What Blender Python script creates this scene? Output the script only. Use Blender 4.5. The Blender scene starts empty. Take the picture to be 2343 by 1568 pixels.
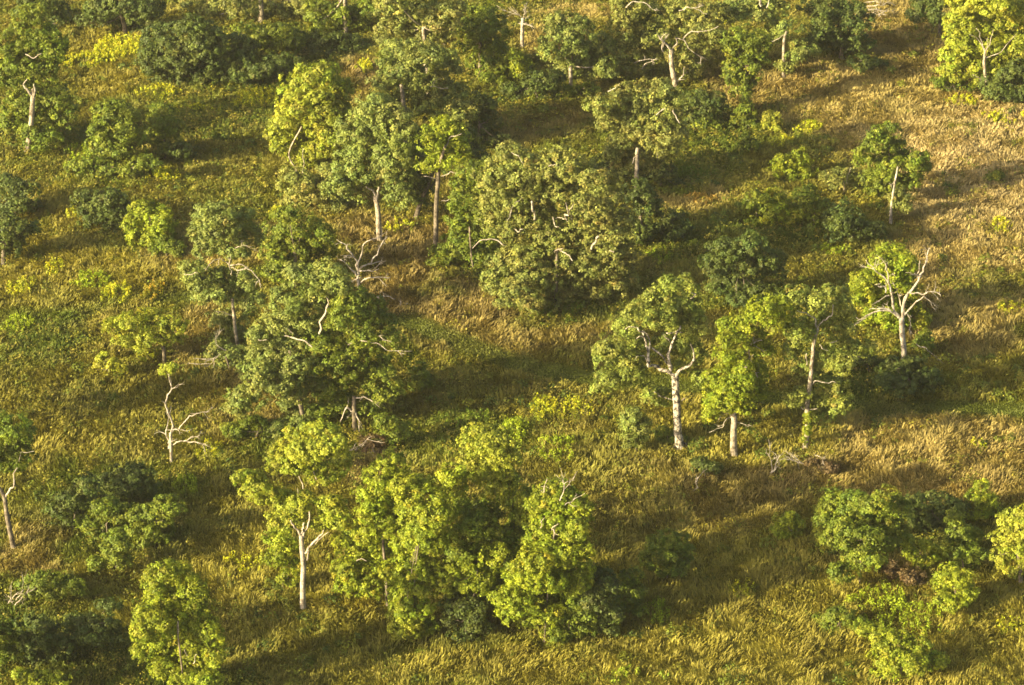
import bpy, math
import numpy as np

# ------------------------------------------------------------------ camera, sky, sun, exposure
scene = bpy.context.scene
COL = scene.collection
W, H, F = 2342.0, 1568.0, 5787.0            # working frame used to survey the place
PITCH = math.radians(28.0)
CAM_H = 110.0
cam_d = bpy.data.cameras.new("camera")
cam_d.sensor_width = 36.0
cam_d.lens = 36.0 * F / W
cam_d.clip_start = 1.0
cam_d.clip_end = 9000.0
cam = bpy.data.objects.new("camera", cam_d)
cam.location = (0, 0, CAM_H)
cam.rotation_euler = (math.pi / 2 - PITCH, 0, 0)
COL.objects.link(cam)
scene.camera = cam

SUN_EL = math.radians(20.0)
SUN_DIR = math.radians(28.0)                # shadows run right and away, this far from +X towards +Y
world = bpy.data.worlds.new("World")
scene.world = world
world.use_nodes = True
wn = world.node_tree
bg = wn.nodes["Background"]
sky = wn.nodes.new("ShaderNodeTexSky")
sky.sky_type = 'NISHITA'
sky.sun_disc = False
sky.sun_elevation = SUN_EL
sky.sun_rotation = math.atan2(-math.cos(SUN_DIR), -math.sin(SUN_DIR)) % (2 * math.pi)
sky.dust_density = 7.0
sky.ozone_density = 0.6
wn.links.new(sky.outputs[0], bg.inputs[0])
bg.inputs[1].default_value = 0.105
sun_d = bpy.data.lights.new("sun", 'SUN')
sun_d.energy = 5.0
sun_d.angle = math.radians(0.5)
sun_d.color = (1.0, 0.83, 0.48)
sun = bpy.data.objects.new("sun", sun_d)
COL.objects.link(sun)
from mathutils import Vector
ldir = Vector((math.cos(SUN_DIR) * math.cos(SUN_EL), math.sin(SUN_DIR) * math.cos(SUN_EL), -math.sin(SUN_EL)))
sun.rotation_euler = ldir.to_track_quat('-Z', 'Y').to_euler()
sun.location = (-150, 0, 150)

vs = scene.view_settings
vs.view_transform = 'Standard'
vs.look = 'None'
vs.exposure = 1.42
vs.gamma = 1.0
cy = scene.cycles
cy.max_bounces = 5
cy.diffuse_bounces = 3
cy.transmission_bounces = 3
cy.glossy_bounces = 1
cy.use_denoising = True
cy.filter_width = 1.6
cy.caustics_reflective = False
cy.caustics_refractive = False

# ------------------------------------------------------------------ noise, terrain, survey helpers
def _hash(ix, iy, iz, seed):
    h = (ix.astype(np.int64) * 374761393 + iy.astype(np.int64) * 668265263 + iz.astype(np.int64) * 2147483647 + seed * 974711) & 0xFFFFFFFF
    h = ((h ^ (h >> 13)) * 1274126177) & 0xFFFFFFFF
    h = h ^ (h >> 16)
    return (h & 0xFFFFFF) / float(0xFFFFFF) * 2 - 1

def noise3(x, y, z, seed=0):
    x, y, z = np.broadcast_arrays(np.asarray(x, float), np.asarray(y, float), np.asarray(z, float))
    fx, fy, fz = np.floor(x), np.floor(y), np.floor(z)
    ux, uy, uz = x - fx, y - fy, z - fz
    ux, uy, uz = [u * u * (3 - 2 * u) for u in (ux, uy, uz)]
    r = 0
    for a in (0, 1):
        for b in (0, 1):
            for c in (0, 1):
                w = (ux if a else 1 - ux) * (uy if b else 1 - uy) * (uz if c else 1 - uz)
                r = r + w * _hash(fx + a, fy + b, fz + c, seed)
    return r

def noise2(x, y, seed=0):
    x, y = np.broadcast_arrays(np.asarray(x, float), np.asarray(y, float))
    fx, fy = np.floor(x), np.floor(y)
    ux, uy = x - fx, y - fy
    ux, uy = [u * u * (3 - 2 * u) for u in (ux, uy)]
    r = 0
    zero = np.zeros_like(fx)
    for a in (0, 1):
        for b in (0, 1):
            r = r + (ux if a else 1 - ux) * (uy if b else 1 - uy) * _hash(fx + a, fy + b, zero, seed)
    return r

def fbm2(x, y, seed=0, oct=3):
    r, a, t = 0, 1.0, 0
    for o in range(oct):
        r = r + a * noise2(np.asarray(x) * 2 ** o, np.asarray(y) * 2 ** o, seed + 17 * o)
        t += a
        a *= 0.55
    return r / t

def hgt(x, y):
    x = np.asarray(x, float); y = np.asarray(y, float)
    f = np.exp(-((np.maximum(0, np.abs(x) - 110) / 60) ** 2)) * np.exp(-((np.maximum(0, np.abs(y - 225) - 140) / 80) ** 2))
    return f * (0.7 * noise2(x / 28, y / 28, 3) + 0.22 * noise2(x / 7, y / 7, 5) + 0.10 * noise2(x / 2.2, y / 2.2, 6))

CP, SP = math.cos(PITCH), math.sin(PITCH)
def ray(px, py):
    a = (px - W / 2) / F
    b = -(py - H / 2) / F
    return np.array([a, CP + b * SP, -SP + b * CP])

def G(px, py):
    """ground point seen at a survey position"""
    d = ray(px, py)
    z = 0.0
    for _ in range(6):
        t = (z - CAM_H) / d[2]
        z = float(hgt(t * d[0], t * d[1]))
    return np.array([t * d[0], t * d[1], z])

def P(px, py, Y):
    d = ray(px, py)
    t = Y / d[1]
    return np.array([t * d[0], Y, CAM_H + t * d[2]])

def project(x, y, z):
    dx, dy, dz = x, y, z - CAM_H
    depth = dy * CP - dz * SP
    return W / 2 + F * dx / depth, H / 2 - F * (dy * SP + dz * CP) / depth

FR = {'A1': (0, 0, .3614), 'A2': (756, 0, .3614), 'A3': (1495, 0, .3614), 'A4': (0, 514, .3614), 'A5': (756, 514, .3614), 'A6': (1495, 514, .3614),
      'A7': (0, 1023.4, .3614), 'A8': (756, 1023.4, .3614), 'A9': (1495, 1023.4, .3614), 'B1': (1330.7, 604.9, .2892), 'B2': (514, 967.8, .2894), 'B3': (1028.3, 302.4, .2892), 'D': (0, 0, 1)}
def q(fr, *pts):
    ox, oy, k = FR[fr]
    return [(ox + x * k, oy + y * k) for x, y in pts]

# ------------------------------------------------------------------ materials
def new_mat(name):
    m = bpy.data.materials.new(name)
    m.use_nodes = True
    nt = m.node_tree
    nt.nodes.clear()
    out = nt.nodes.new("ShaderNodeOutputMaterial")
    return m, nt, out

def leaf_material(name, trans=0.35, rough=0.55, spec=0.25):
    m, nt, out = new_mat(name)
    at = nt.nodes.new("ShaderNodeAttribute"); at.attribute_name = "tint"
    p = nt.nodes.new("ShaderNodeBsdfPrincipled")
    p.inputs["Roughness"].default_value = rough
    p.inputs["Specular IOR Level"].default_value = spec
    t = nt.nodes.new("ShaderNodeBsdfTranslucent")
    mx = nt.nodes.new("ShaderNodeMixShader"); mx.inputs[0].default_value = trans
    g = nt.nodes.new("ShaderNodeMix"); g.data_type = 'RGBA'; g.blend_type = 'MULTIPLY'; g.inputs[0].default_value = 1.0
    g.inputs[7].default_value = (1.25, 1.2, 0.55, 1)
    nt.links.new(at.outputs["Color"], p.inputs["Base Color"])
    nt.links.new(at.outputs["Color"], g.inputs[6])
    nt.links.new(g.outputs[2], t.inputs["Color"])
    nt.links.new(p.outputs[0], mx.inputs[1]); nt.links.new(t.outputs[0], mx.inputs[2])
    nt.links.new(mx.outputs[0], out.inputs[0])
    return m

def bark_material(name, pale, dark, lo, hi, scale=2.2):
    m, nt, out = new_mat(name)
    tc = nt.nodes.new("ShaderNodeTexCoord")
    mp = nt.nodes.new("ShaderNodeMapping"); mp.inputs["Scale"].default_value = (1.0, 1.0, 0.75)
    n1 = nt.nodes.new("ShaderNodeTexNoise"); n1.inputs["Scale"].default_value = scale; n1.inputs["Detail"].default_value = 5; n1.inputs["Roughness"].default_value = 0.7
    r = nt.nodes.new("ShaderNodeValToRGB")
    r.color_ramp.elements[0].position = lo; r.color_ramp.elements[0].color = (*dark, 1)
    r.color_ramp.elements[1].position = hi; r.color_ramp.elements[1].color = (*pale, 1)
    n2 = nt.nodes.new("ShaderNodeTexNoise"); n2.inputs["Scale"].default_value = 9; n2.inputs["Detail"].default_value = 3
    b = nt.nodes.new("ShaderNodeBump"); b.inputs["Strength"].default_value = 0.6; b.inputs["Distance"].default_value = 0.08
    p = nt.nodes.new("ShaderNodeBsdfPrincipled"); p.inputs["Roughness"].default_value = 0.9; p.inputs["Specular IOR Level"].default_value = 0.1
    L = nt.links.new
    L(tc.outputs["Object"], mp.inputs[0]); L(mp.outputs[0], n1.inputs["Vector"]); L(mp.outputs[0], n2.inputs["Vector"])
    L(n1.outputs["Fac"], r.inputs[0]); L(r.outputs[0], p.inputs["Base Color"])
    L(n2.outputs["Fac"], b.inputs["Height"]); L(b.outputs[0], p.inputs["Normal"]); L(p.outputs[0], out.inputs[0])
    return m

M_LEAF = leaf_material("leaves")
M_GRASS = leaf_material("grass_blades", trans=0.3, rough=0.6, spec=0.15)
M_BARK = bark_material("pale_bark", (0.46, 0.40, 0.30), (0.11, 0.09, 0.06), 0.40, 0.60)
M_SPECK = bark_material("speckled_bark", (0.54, 0.48, 0.38), (0.07, 0.062, 0.05), 0.46, 0.55, 3.6)
M_DARKBARK = bark_material("grey_brown_bark", (0.26, 0.22, 0.16), (0.06, 0.05, 0.035), 0.38, 0.62)
M_DEAD = bark_material("bleached_wood", (0.54, 0.48, 0.38), (0.18, 0.155, 0.12), 0.38, 0.60)
BARKS = {'pale': M_BARK, 'speck': M_SPECK, 'dark': M_DARKBARK, 'dead': M_DEAD}

m, nt, out = new_mat("meadow_soil")
at = nt.nodes.new("ShaderNodeAttribute"); at.attribute_name = "tint"
tc = nt.nodes.new("ShaderNodeTexCoord")
n1 = nt.nodes.new("ShaderNodeTexNoise"); n1.inputs["Scale"].default_value = 1.6; n1.inputs["Detail"].default_value = 6; n1.inputs["Roughness"].default_value = 0.7
r1 = nt.nodes.new("ShaderNodeValToRGB")
r1.color_ramp.elements[0].position = 0.3; r1.color_ramp.elements[0].color = (0.5, 0.48, 0.4, 1)
r1.color_ramp.elements[1].position = 0.7; r1.color_ramp.elements[1].color = (1.0, 0.98, 0.9, 1)
mm = nt.nodes.new("ShaderNodeMix"); mm.data_type = 'RGBA'; mm.blend_type = 'MULTIPLY'; mm.inputs[0].default_value = 1.0
b = nt.nodes.new("ShaderNodeBump"); b.inputs["Strength"].default_value = 0.8; b.inputs["Distance"].default_value = 0.25
p = nt.nodes.new("ShaderNodeBsdfPrincipled"); p.inputs["Roughness"].default_value = 1.0; p.inputs["Specular IOR Level"].default_value = 0.0
L = nt.links.new
L(tc.outputs["Object"], n1.inputs["Vector"]); L(n1.outputs["Fac"], r1.inputs[0]); L(at.outputs["Color"], mm.inputs[6]); L(r1.outputs[0], mm.inputs[7])
L(mm.outputs[2], p.inputs["Base Color"]); L(n1.outputs["Fac"], b.inputs["Height"]); L(b.outputs[0], p.inputs["Normal"]); L(p.outputs[0], out.inputs[0])
M_SOIL = m

# ------------------------------------------------------------------ mesh helpers
def link_mesh(name, V, faces, mat, col=None, smooth=False, parent=None):
    """faces: list of (k, n) int arrays"""
    me = bpy.data.meshes.new(name)
    V = np.asarray(V, np.float32)
    me.vertices.add(len(V)); me.vertices.foreach_set("co", V.ravel())
    nl = sum(f.size for f in faces); nf = sum(len(f) for f in faces)
    me.loops.add(nl); me.loops.foreach_set("vertex_index", np.concatenate([f.ravel() for f in faces]).astype(np.int32))
    starts, o = [], 0
    for f in faces:
        starts.append(np.arange(len(f), dtype=np.int32) * f.shape[1] + o); o += f.size
    me.polygons.add(nf); me.polygons.foreach_set("loop_start", np.concatenate(starts))
    if smooth:
        me.polygons.foreach_set("use_smooth", np.ones(nf, bool))
    me.update(calc_edges=True)
    if col is not None:
        a = me.attributes.new("tint", 'FLOAT_COLOR', 'POINT')
        c = np.ones((len(V), 4), np.float32); c[:, :3] = col
        a.data.foreach_set("color", c.ravel())
    me.materials.append(mat)
    o = bpy.data.objects.new(name, me)
    COL.objects.link(o)
    if parent is not None:
        o.parent = parent
    return o

def norm(v):
    return v / np.maximum(1e-9, np.linalg.norm(v, axis=-1, keepdims=True))

def leaf_quads(C, N, S, rng, aspect=0.78):
    """kite-shaped leaves, folded a little along the middle"""
    n = len(C)
    N = norm(N)
    T = norm(np.cross(N, norm(rng.normal(size=(n, 3)))))
    B = np.cross(N, T)
    S = S[:, None]
    V = np.empty((n, 4, 3))
    V[:, 0] = C - T * S * 0.5
    V[:, 1] = C + B * S * 0.5 * aspect + T * S * 0.08 + N * S * 0.12
    V[:, 2] = C + T * S * 0.5
    V[:, 3] = C - B * S * 0.5 * aspect + T * S * 0.08 + N * S * 0.12
    return V.reshape(-1, 3), np.arange(n * 4).reshape(n, 4)

def tube(pts, radii, sides=8, rng=None, sub=4, rough=0.0):
    pts = np.asarray(pts, float); radii = np.asarray(radii, float)
    if len(pts) > 2 or sub > 1:
        pp = np.vstack([2 * pts[0] - pts[1], pts, 2 * pts[-1] - pts[-2]])
        o, ro = [], []
        for i in range(1, len(pp) - 2):
            for k in range(sub):
                t = k / sub
                a, b, c, d = pp[i - 1], pp[i], pp[i + 1], pp[i + 2]
                o.append(0.5 * (2 * b + (c - a) * t + (2 * a - 5 * b + 4 * c - d) * t * t + (3 * b - a - 3 * c + d) * t ** 3))
                ro.append(radii[i - 1] * (1 - t) + radii[i] * t)
        o.append(pts[-1]); ro.append(radii[-1])
        pts, radii = np.array(o), np.array(ro)
    n = len(pts)
    if rng is not None and rough > 0:
        pts = pts + rng.normal(size=pts.shape) * radii[:, None] * rough
        radii = radii * (1 + rng.normal(size=n) * rough * 0.5)
    tg = norm(np.gradient(pts, axis=0))
    u = np.cross(tg[0], [0.3, 1, 0.1]); u = u / np.linalg.norm(u)
    V = np.empty((n, sides, 3))
    ang = np.arange(sides) / sides * 2 * np.pi
    for i in range(n):
        u = u - tg[i] * np.dot(u, tg[i]); u = u / max(1e-9, np.linalg.norm(u))
        w = np.cross(tg[i], u)
        V[i] = pts[i] + radii[i] * (np.cos(ang)[:, None] * u + np.sin(ang)[:, None] * w)
    idx = np.arange(n * sides).reshape(n, sides)
    a = idx[:-1]; b_ = np.roll(a, -1, 1); c = np.roll(idx[1:], -1, 1); d = idx[1:]
    Q = np.stack([a, b_, c, d], -1).reshape(-1, 4)
    V = V.reshape(-1, 3)
    V = np.vstack([V, pts[-1] + tg[-1] * radii[-1] * 0.5])
    tip = len(V) - 1
    Tt = np.array([[idx[-1][k], idx[-1][(k + 1) % sides], tip] for k in range(sides)])
    return V, Q, Tt

class Wood:
    def __init__(s): s.V, s.Q, s.T, s.n = [], [], [], 0
    def add(s, pts, radii, **k):
        V, Q, T = tube(pts, radii, **k)
        s.V.append(V); s.Q.append(Q + s.n); s.T.append(T + s.n); s.n += len(V)
    def build(s, name, mat, parent, origin):
        if not s.V: return None
        return link_mesh(name, np.vstack(s.V) - origin, [np.vstack(s.Q), np.vstack(s.T)], mat, smooth=True, parent=parent)

PAL = {  # linear leaf colours
    'oak':    [(0.205, 0.250, 0.056), (0.238, 0.272, 0.062), (0.168, 0.215, 0.052)],
    'olive':  [(0.222, 0.248, 0.056), (0.192, 0.225, 0.052), (0.255, 0.262, 0.062)],
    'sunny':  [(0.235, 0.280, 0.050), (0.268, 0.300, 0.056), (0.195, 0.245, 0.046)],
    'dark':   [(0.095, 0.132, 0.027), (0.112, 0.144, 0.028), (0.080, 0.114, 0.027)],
    'green':  [(0.158, 0.210, 0.022), (0.195, 0.234, 0.025), (0.126, 0.176, 0.023)],
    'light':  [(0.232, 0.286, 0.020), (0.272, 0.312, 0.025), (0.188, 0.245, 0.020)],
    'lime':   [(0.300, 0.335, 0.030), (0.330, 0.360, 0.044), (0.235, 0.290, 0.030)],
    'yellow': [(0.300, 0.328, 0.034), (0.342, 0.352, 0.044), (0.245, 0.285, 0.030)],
    'brown':  [(0.150, 0.110, 0.050), (0.190, 0.135, 0.060), (0.120, 0.090, 0.042)],
}

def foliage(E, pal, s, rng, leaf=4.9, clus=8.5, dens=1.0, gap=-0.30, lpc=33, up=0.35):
    """leaf sprays on and inside a set of ellipsoids E = [(centre, radii)], s metres per survey unit"""
    cols = np.array(PAL[pal])
    Cs, Ns, Ss, Ks = [], [], [], []
    cr = clus * s
    E0, E = E, []
    for c, r in E0:                       # each bough is a core with smaller sprays around it
        E.append((c, r * np.array([.90, .92, .88])))
        for _ in range(4):
            d = norm(rng.normal(size=3) + np.array([0, -.15, .25]))
            E.append((c + d * r * rng.uniform(.58, .82), r * rng.uniform(.36, .60) * np.array([1.1, 1.1, .85])))
    for c, r in E:
        area = 4 * np.pi * ((r[0] * r[1]) ** 1.6 / 3 + (r[0] * r[2]) ** 1.6 / 3 + (r[1] * r[2]) ** 1.6 / 3) ** (1 / 1.6)
        n = max(5, int(dens * 1.0 * area / (np.pi * cr * cr)))
        d = norm(rng.normal(size=(n, 3)))
        keep = (d[:, 2] > -0.45) | (rng.random(n) < 0.45)
        d = d[keep]
        sd = rng.integers(1e6)
        nz = noise3(d[:, 0] * 2.2 + sd * .013, d[:, 1] * 2.2, d[:, 2] * 2.2, 11)
        k = nz > gap
        d, nz = d[k], nz[k]
        n = len(d)
        if n == 0: continue
        rad = np.where(rng.random(n) < 0.72, rng.uniform(0.82, 1.08, n), rng.uniform(0.35, 0.85, n)) * (1 + 0.30 * nz + 0.14 * noise3(d[:, 0] * 5 + sd * .013, d[:, 1] * 5, d[:, 2] * 5, 19))
        cc = c + d * r * rad[:, None]
        tone = cols[rng.integers(0, len(cols), n)] * np.exp(rng.normal(0, 0.15, n) + rng.normal(0, .08))[:, None] * np.exp(rng.normal(0, .03, 3))
        old = rng.random(n) < .05
        tone[old] = tone[old] * np.array([1.18, 1.0, 1.05])
        m_ = rng.integers(int(lpc * .6), int(lpc * 1.5), n)
        ii = np.repeat(np.arange(n), m_)
        off = rng.normal(size=(len(ii), 3)) * np.array([.5, .5, .36])
        off -= 0.45 * (off * d[ii]).sum(1, keepdims=True) * d[ii]
        off *= (0.7 + 0.6 * rng.random((n, 1)))[ii]
        Cs.append(cc[ii] + off * cr)
        Ns.append(d[ii] * 0.75 + norm(off) * 0.6 + np.array([0, 0, up]) + rng.normal(size=off.shape) * 0.42)
        Ss.append(leaf * s * rng.uniform(0.65, 1.35, len(ii)))
        Ks.append(tone[ii] * np.exp(rng.normal(0, 0.17, len(ii)))[:, None])
    C = np.vstack(Cs); N = np.vstack(Ns); S = np.concatenate(Ss); K = np.vstack(Ks)
    V, Fq = leaf_quads(C, N, S, rng)
    return V, Fq, np.repeat(K, 4, 0)

def root_empty(name, label, cat, loc, group=None):
    o = bpy.data.objects.new(name, None)
    o.empty_display_size = 0.5
    COL.objects.link(o)
    o.location = loc
    o["label"] = label; o["category"] = cat
    if group: o["group"] = group
    return o

SEED = [100]
FEET = []
def plant(name, label, cat, base, crown, pal='oak', trunk=None, tr=(6, 4), bark='pale', branches=(), group=None, dens=1.0,
          leaf=4.9, clus=8.5, gap=-0.30, autob=4, twigs=0, depth=0.55, ivy=(), pal2=None, lpc=33, flare=1.5, up=0.35, grow=1.08, push=0.9):
    SEED[0] += 1
    rng = np.random.default_rng(SEED[0])
    b = G(*base)
    s = math.hypot(b[1], CAM_H) / F
    r = root_empty(name, label, cat, b, group)
    Y = b[1]
    # ---- where each bough stands in depth
    E, E2 = [], []
    bp = [p_ for br in branches for p_ in br[0]] + (list(trunk) if trunk and bark != 'dark' else [])
    if crown:
        cxs = np.array([c[0] for c in crown], float); w = np.array([c[2] for c in crown], float)
        mid = np.average(cxs, weights=w); half = max(np.max(np.abs(cxs - mid) + w * 0.8), 1)
        for c in crown:
            cx, cy_, rx, ry = c[:4]
            rx, ry = rx * grow, ry * grow
            rd = (rx + ry) / 2 * s * 1.0
            room = max(0.15, 1 - ((cx - mid) / half) ** 2) ** .5 * half * s * depth
            if len(c) > 4 and c[4] is not None:
                dy = c[4] * s
            elif any(((p_[0] - cx) / rx) ** 2 + ((p_[1] - cy_) / ry) ** 2 < 1.1 for p_ in bp):
                dy = rd * push + rng.uniform(0, .3) * room
            else:
                dy = rng.uniform(-1, 1) * room
            if cy_ + ry > base[1] - 2:      # low boughs stay on the ground side of the base
                dy = min(max(dy, -rd * .3), rd)
            ctr = P(cx, cy_, Y + dy)
            e = (ctr, np.array([rx * s, rd, ry * s * 1.02]))
            (E2 if (pal2 and len(c) > 5) else E).append(e)
        V, Fq, K = foliage(E, pal, s, rng, leaf=leaf, clus=clus, dens=dens, gap=gap, lpc=lpc, up=up)
        g = hgt(V[:, 0], V[:, 1])
        V[:, 2] = np.maximum(V[:, 2], g + 0.02)
        link_mesh('foliage' if cat == 'shrub' else 'crown', V - b, [Fq], M_LEAF, col=K, parent=r)
        if E2:
            V, Fq, K = foliage(E2, pal2, s, rng, leaf=leaf, clus=clus, dens=dens, gap=gap, lpc=lpc)
            link_mesh('crown', V - b, [Fq], M_LEAF, col=K, parent=r)
    # ---- wood
    wood = Wood()
    base_p = b + np.array([0, 0, -0.15])
    if trunk is None and crown:
        bark = 'dark'
        mx_, my_ = mid, np.average([c[1] for c in crown], weights=w)
        trunk = [(base[0], base[1]), (base[0] * .6 + mx_ * .4 + rng.uniform(-4, 4), base[1] * .6 + my_ * .4), (mx_, my_)]
    if trunk:
        if cat != 'shrub': FEET.append((b[0], b[1], 1.0 + tr[0] * s * 2.2))
        tp = [P(x, y, Y) for x, y in trunk]
        tp[0] = base_p
        k = len(tp)
        rr = np.linspace(tr[0], tr[1], k) * s
        rr[0] *= 1.0
        # a flared foot
        q1 = tp[0] * .86 + tp[1] * .14
        tp2 = [tp[0], q1] + tp[1:]
        rr2 = [rr[0] * flare, rr[0]] + list(rr[1:])
        rr2[2] = max(rr2[2], rr2[-1])
        wood.add(tp2, rr2, sides=12, rng=rng, sub=5, rough=0.05)
        top = tp[-1]
        anchor = tp[1:]
        if crown and autob and not branches:
            order = rng.permutation(len(E))[:autob]
            for i in order:
                c, rad = E[i]
                a = top
                tip = c + rad * np.array([rng.uniform(-.5, .5), rng.uniform(-.5, .4), rng.uniform(-.1, .5)])
                m1 = a * .6 + c * .4 + np.array([0, 0, -.1]) * np.linalg.norm(c - a) + rng.normal(size=3) * .25
                wood.add([a, m1, c, tip], np.array([max(tr[1] * .4, 1.0), tr[1] * .25 + .4, .7, .35]) * s, sides=6, rng=rng, sub=3, rough=0.12)
    tk = wood.build('stem' if cat == 'shrub' else 'trunk', BARKS[bark], r, b)
    for br in branches:
        pts, r0, r1 = br[:3]
        bd = br[3] if len(br) > 3 else -8
        n = len(pts)
        wb = Wood()
        pp = [P(x, y, Y + bd * s * (i / max(1, n - 1)) + (rng.normal() * 2 * s if i else 0)) for i, (x, y) in enumerate(pts)]
        thin = .90 if name == 'dead_tree' else .64 if bark != 'speck' and r0 < 3 else .88
        kp, kr = [pp[0]], [r0]
        for i in range(1, n):
            ln = np.linalg.norm(pp[i] - pp[i - 1])
            for f in ((.36, .7) if ln > 14 * s else (.5,)):
                kp.append(pp[i - 1] * (1 - f) + pp[i] * f + rng.normal(size=3) * ln * .055); kr.append(r0 + (r1 - r0) * (i - 1 + f) / (n - 1))
            kp.append(pp[i]); kr.append(r0 + (r1 - r0) * i / (n - 1))
        wb.add(kp, np.array(kr) * s * thin * np.exp(rng.normal(0, .08, len(kr))), sides=7, rng=rng, sub=2, rough=0.10)
        for t_ in range(twigs if n > 2 else min(twigs, 1)):
            i = int(rng.integers(max(0, n - 3), n - 1)) if n > 1 else 0
            f = rng.random()
            a = pp[i] * (1 - f) + pp[i + 1] * f
            dd = norm(pp[i + 1] - pp[i]) + rng.normal(size=3) * .6
            ln = rng.uniform(10, 24) * s
            mid_ = a + dd * ln * .5 + rng.normal(size=3) * .06
            end_ = a + dd * ln + rng.normal(size=3) * .15
            wb.add([a, mid_, end_], np.array([.8, .55, .25]) * s * max(.8, r1), sides=5, rng=rng, sub=2)
            for u_ in range(2):
                e2 = mid_ + (dd + rng.normal(size=3) * .7) * ln * rng.uniform(.25, .5)
                wb.add([mid_, mid_ * .5 + e2 * .5 + rng.normal(size=3) * .05, e2], np.array([.5, .4, .2]) * s, sides=4, rng=rng, sub=1)
        wb.build('branch', BARKS[br[4] if len(br) > 4 else ('dead' if bark != 'speck' else 'speck')], tk if tk is not None else r, b)
    if len(ivy):
        Ei = [(P(x, y, Y - rx * s * .2), np.array([rx, rx, ry]) * s) for x, y, rx, ry in ivy]
        V, Fq, K = foliage(Ei, pal2 or 'green', s, rng, leaf=leaf * .9, clus=clus * .6, dens=1.1, gap=-.5)
        link_mesh('climbing_vine', V - b, [Fq], M_LEAF, col=K, parent=r)
    return r

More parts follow.
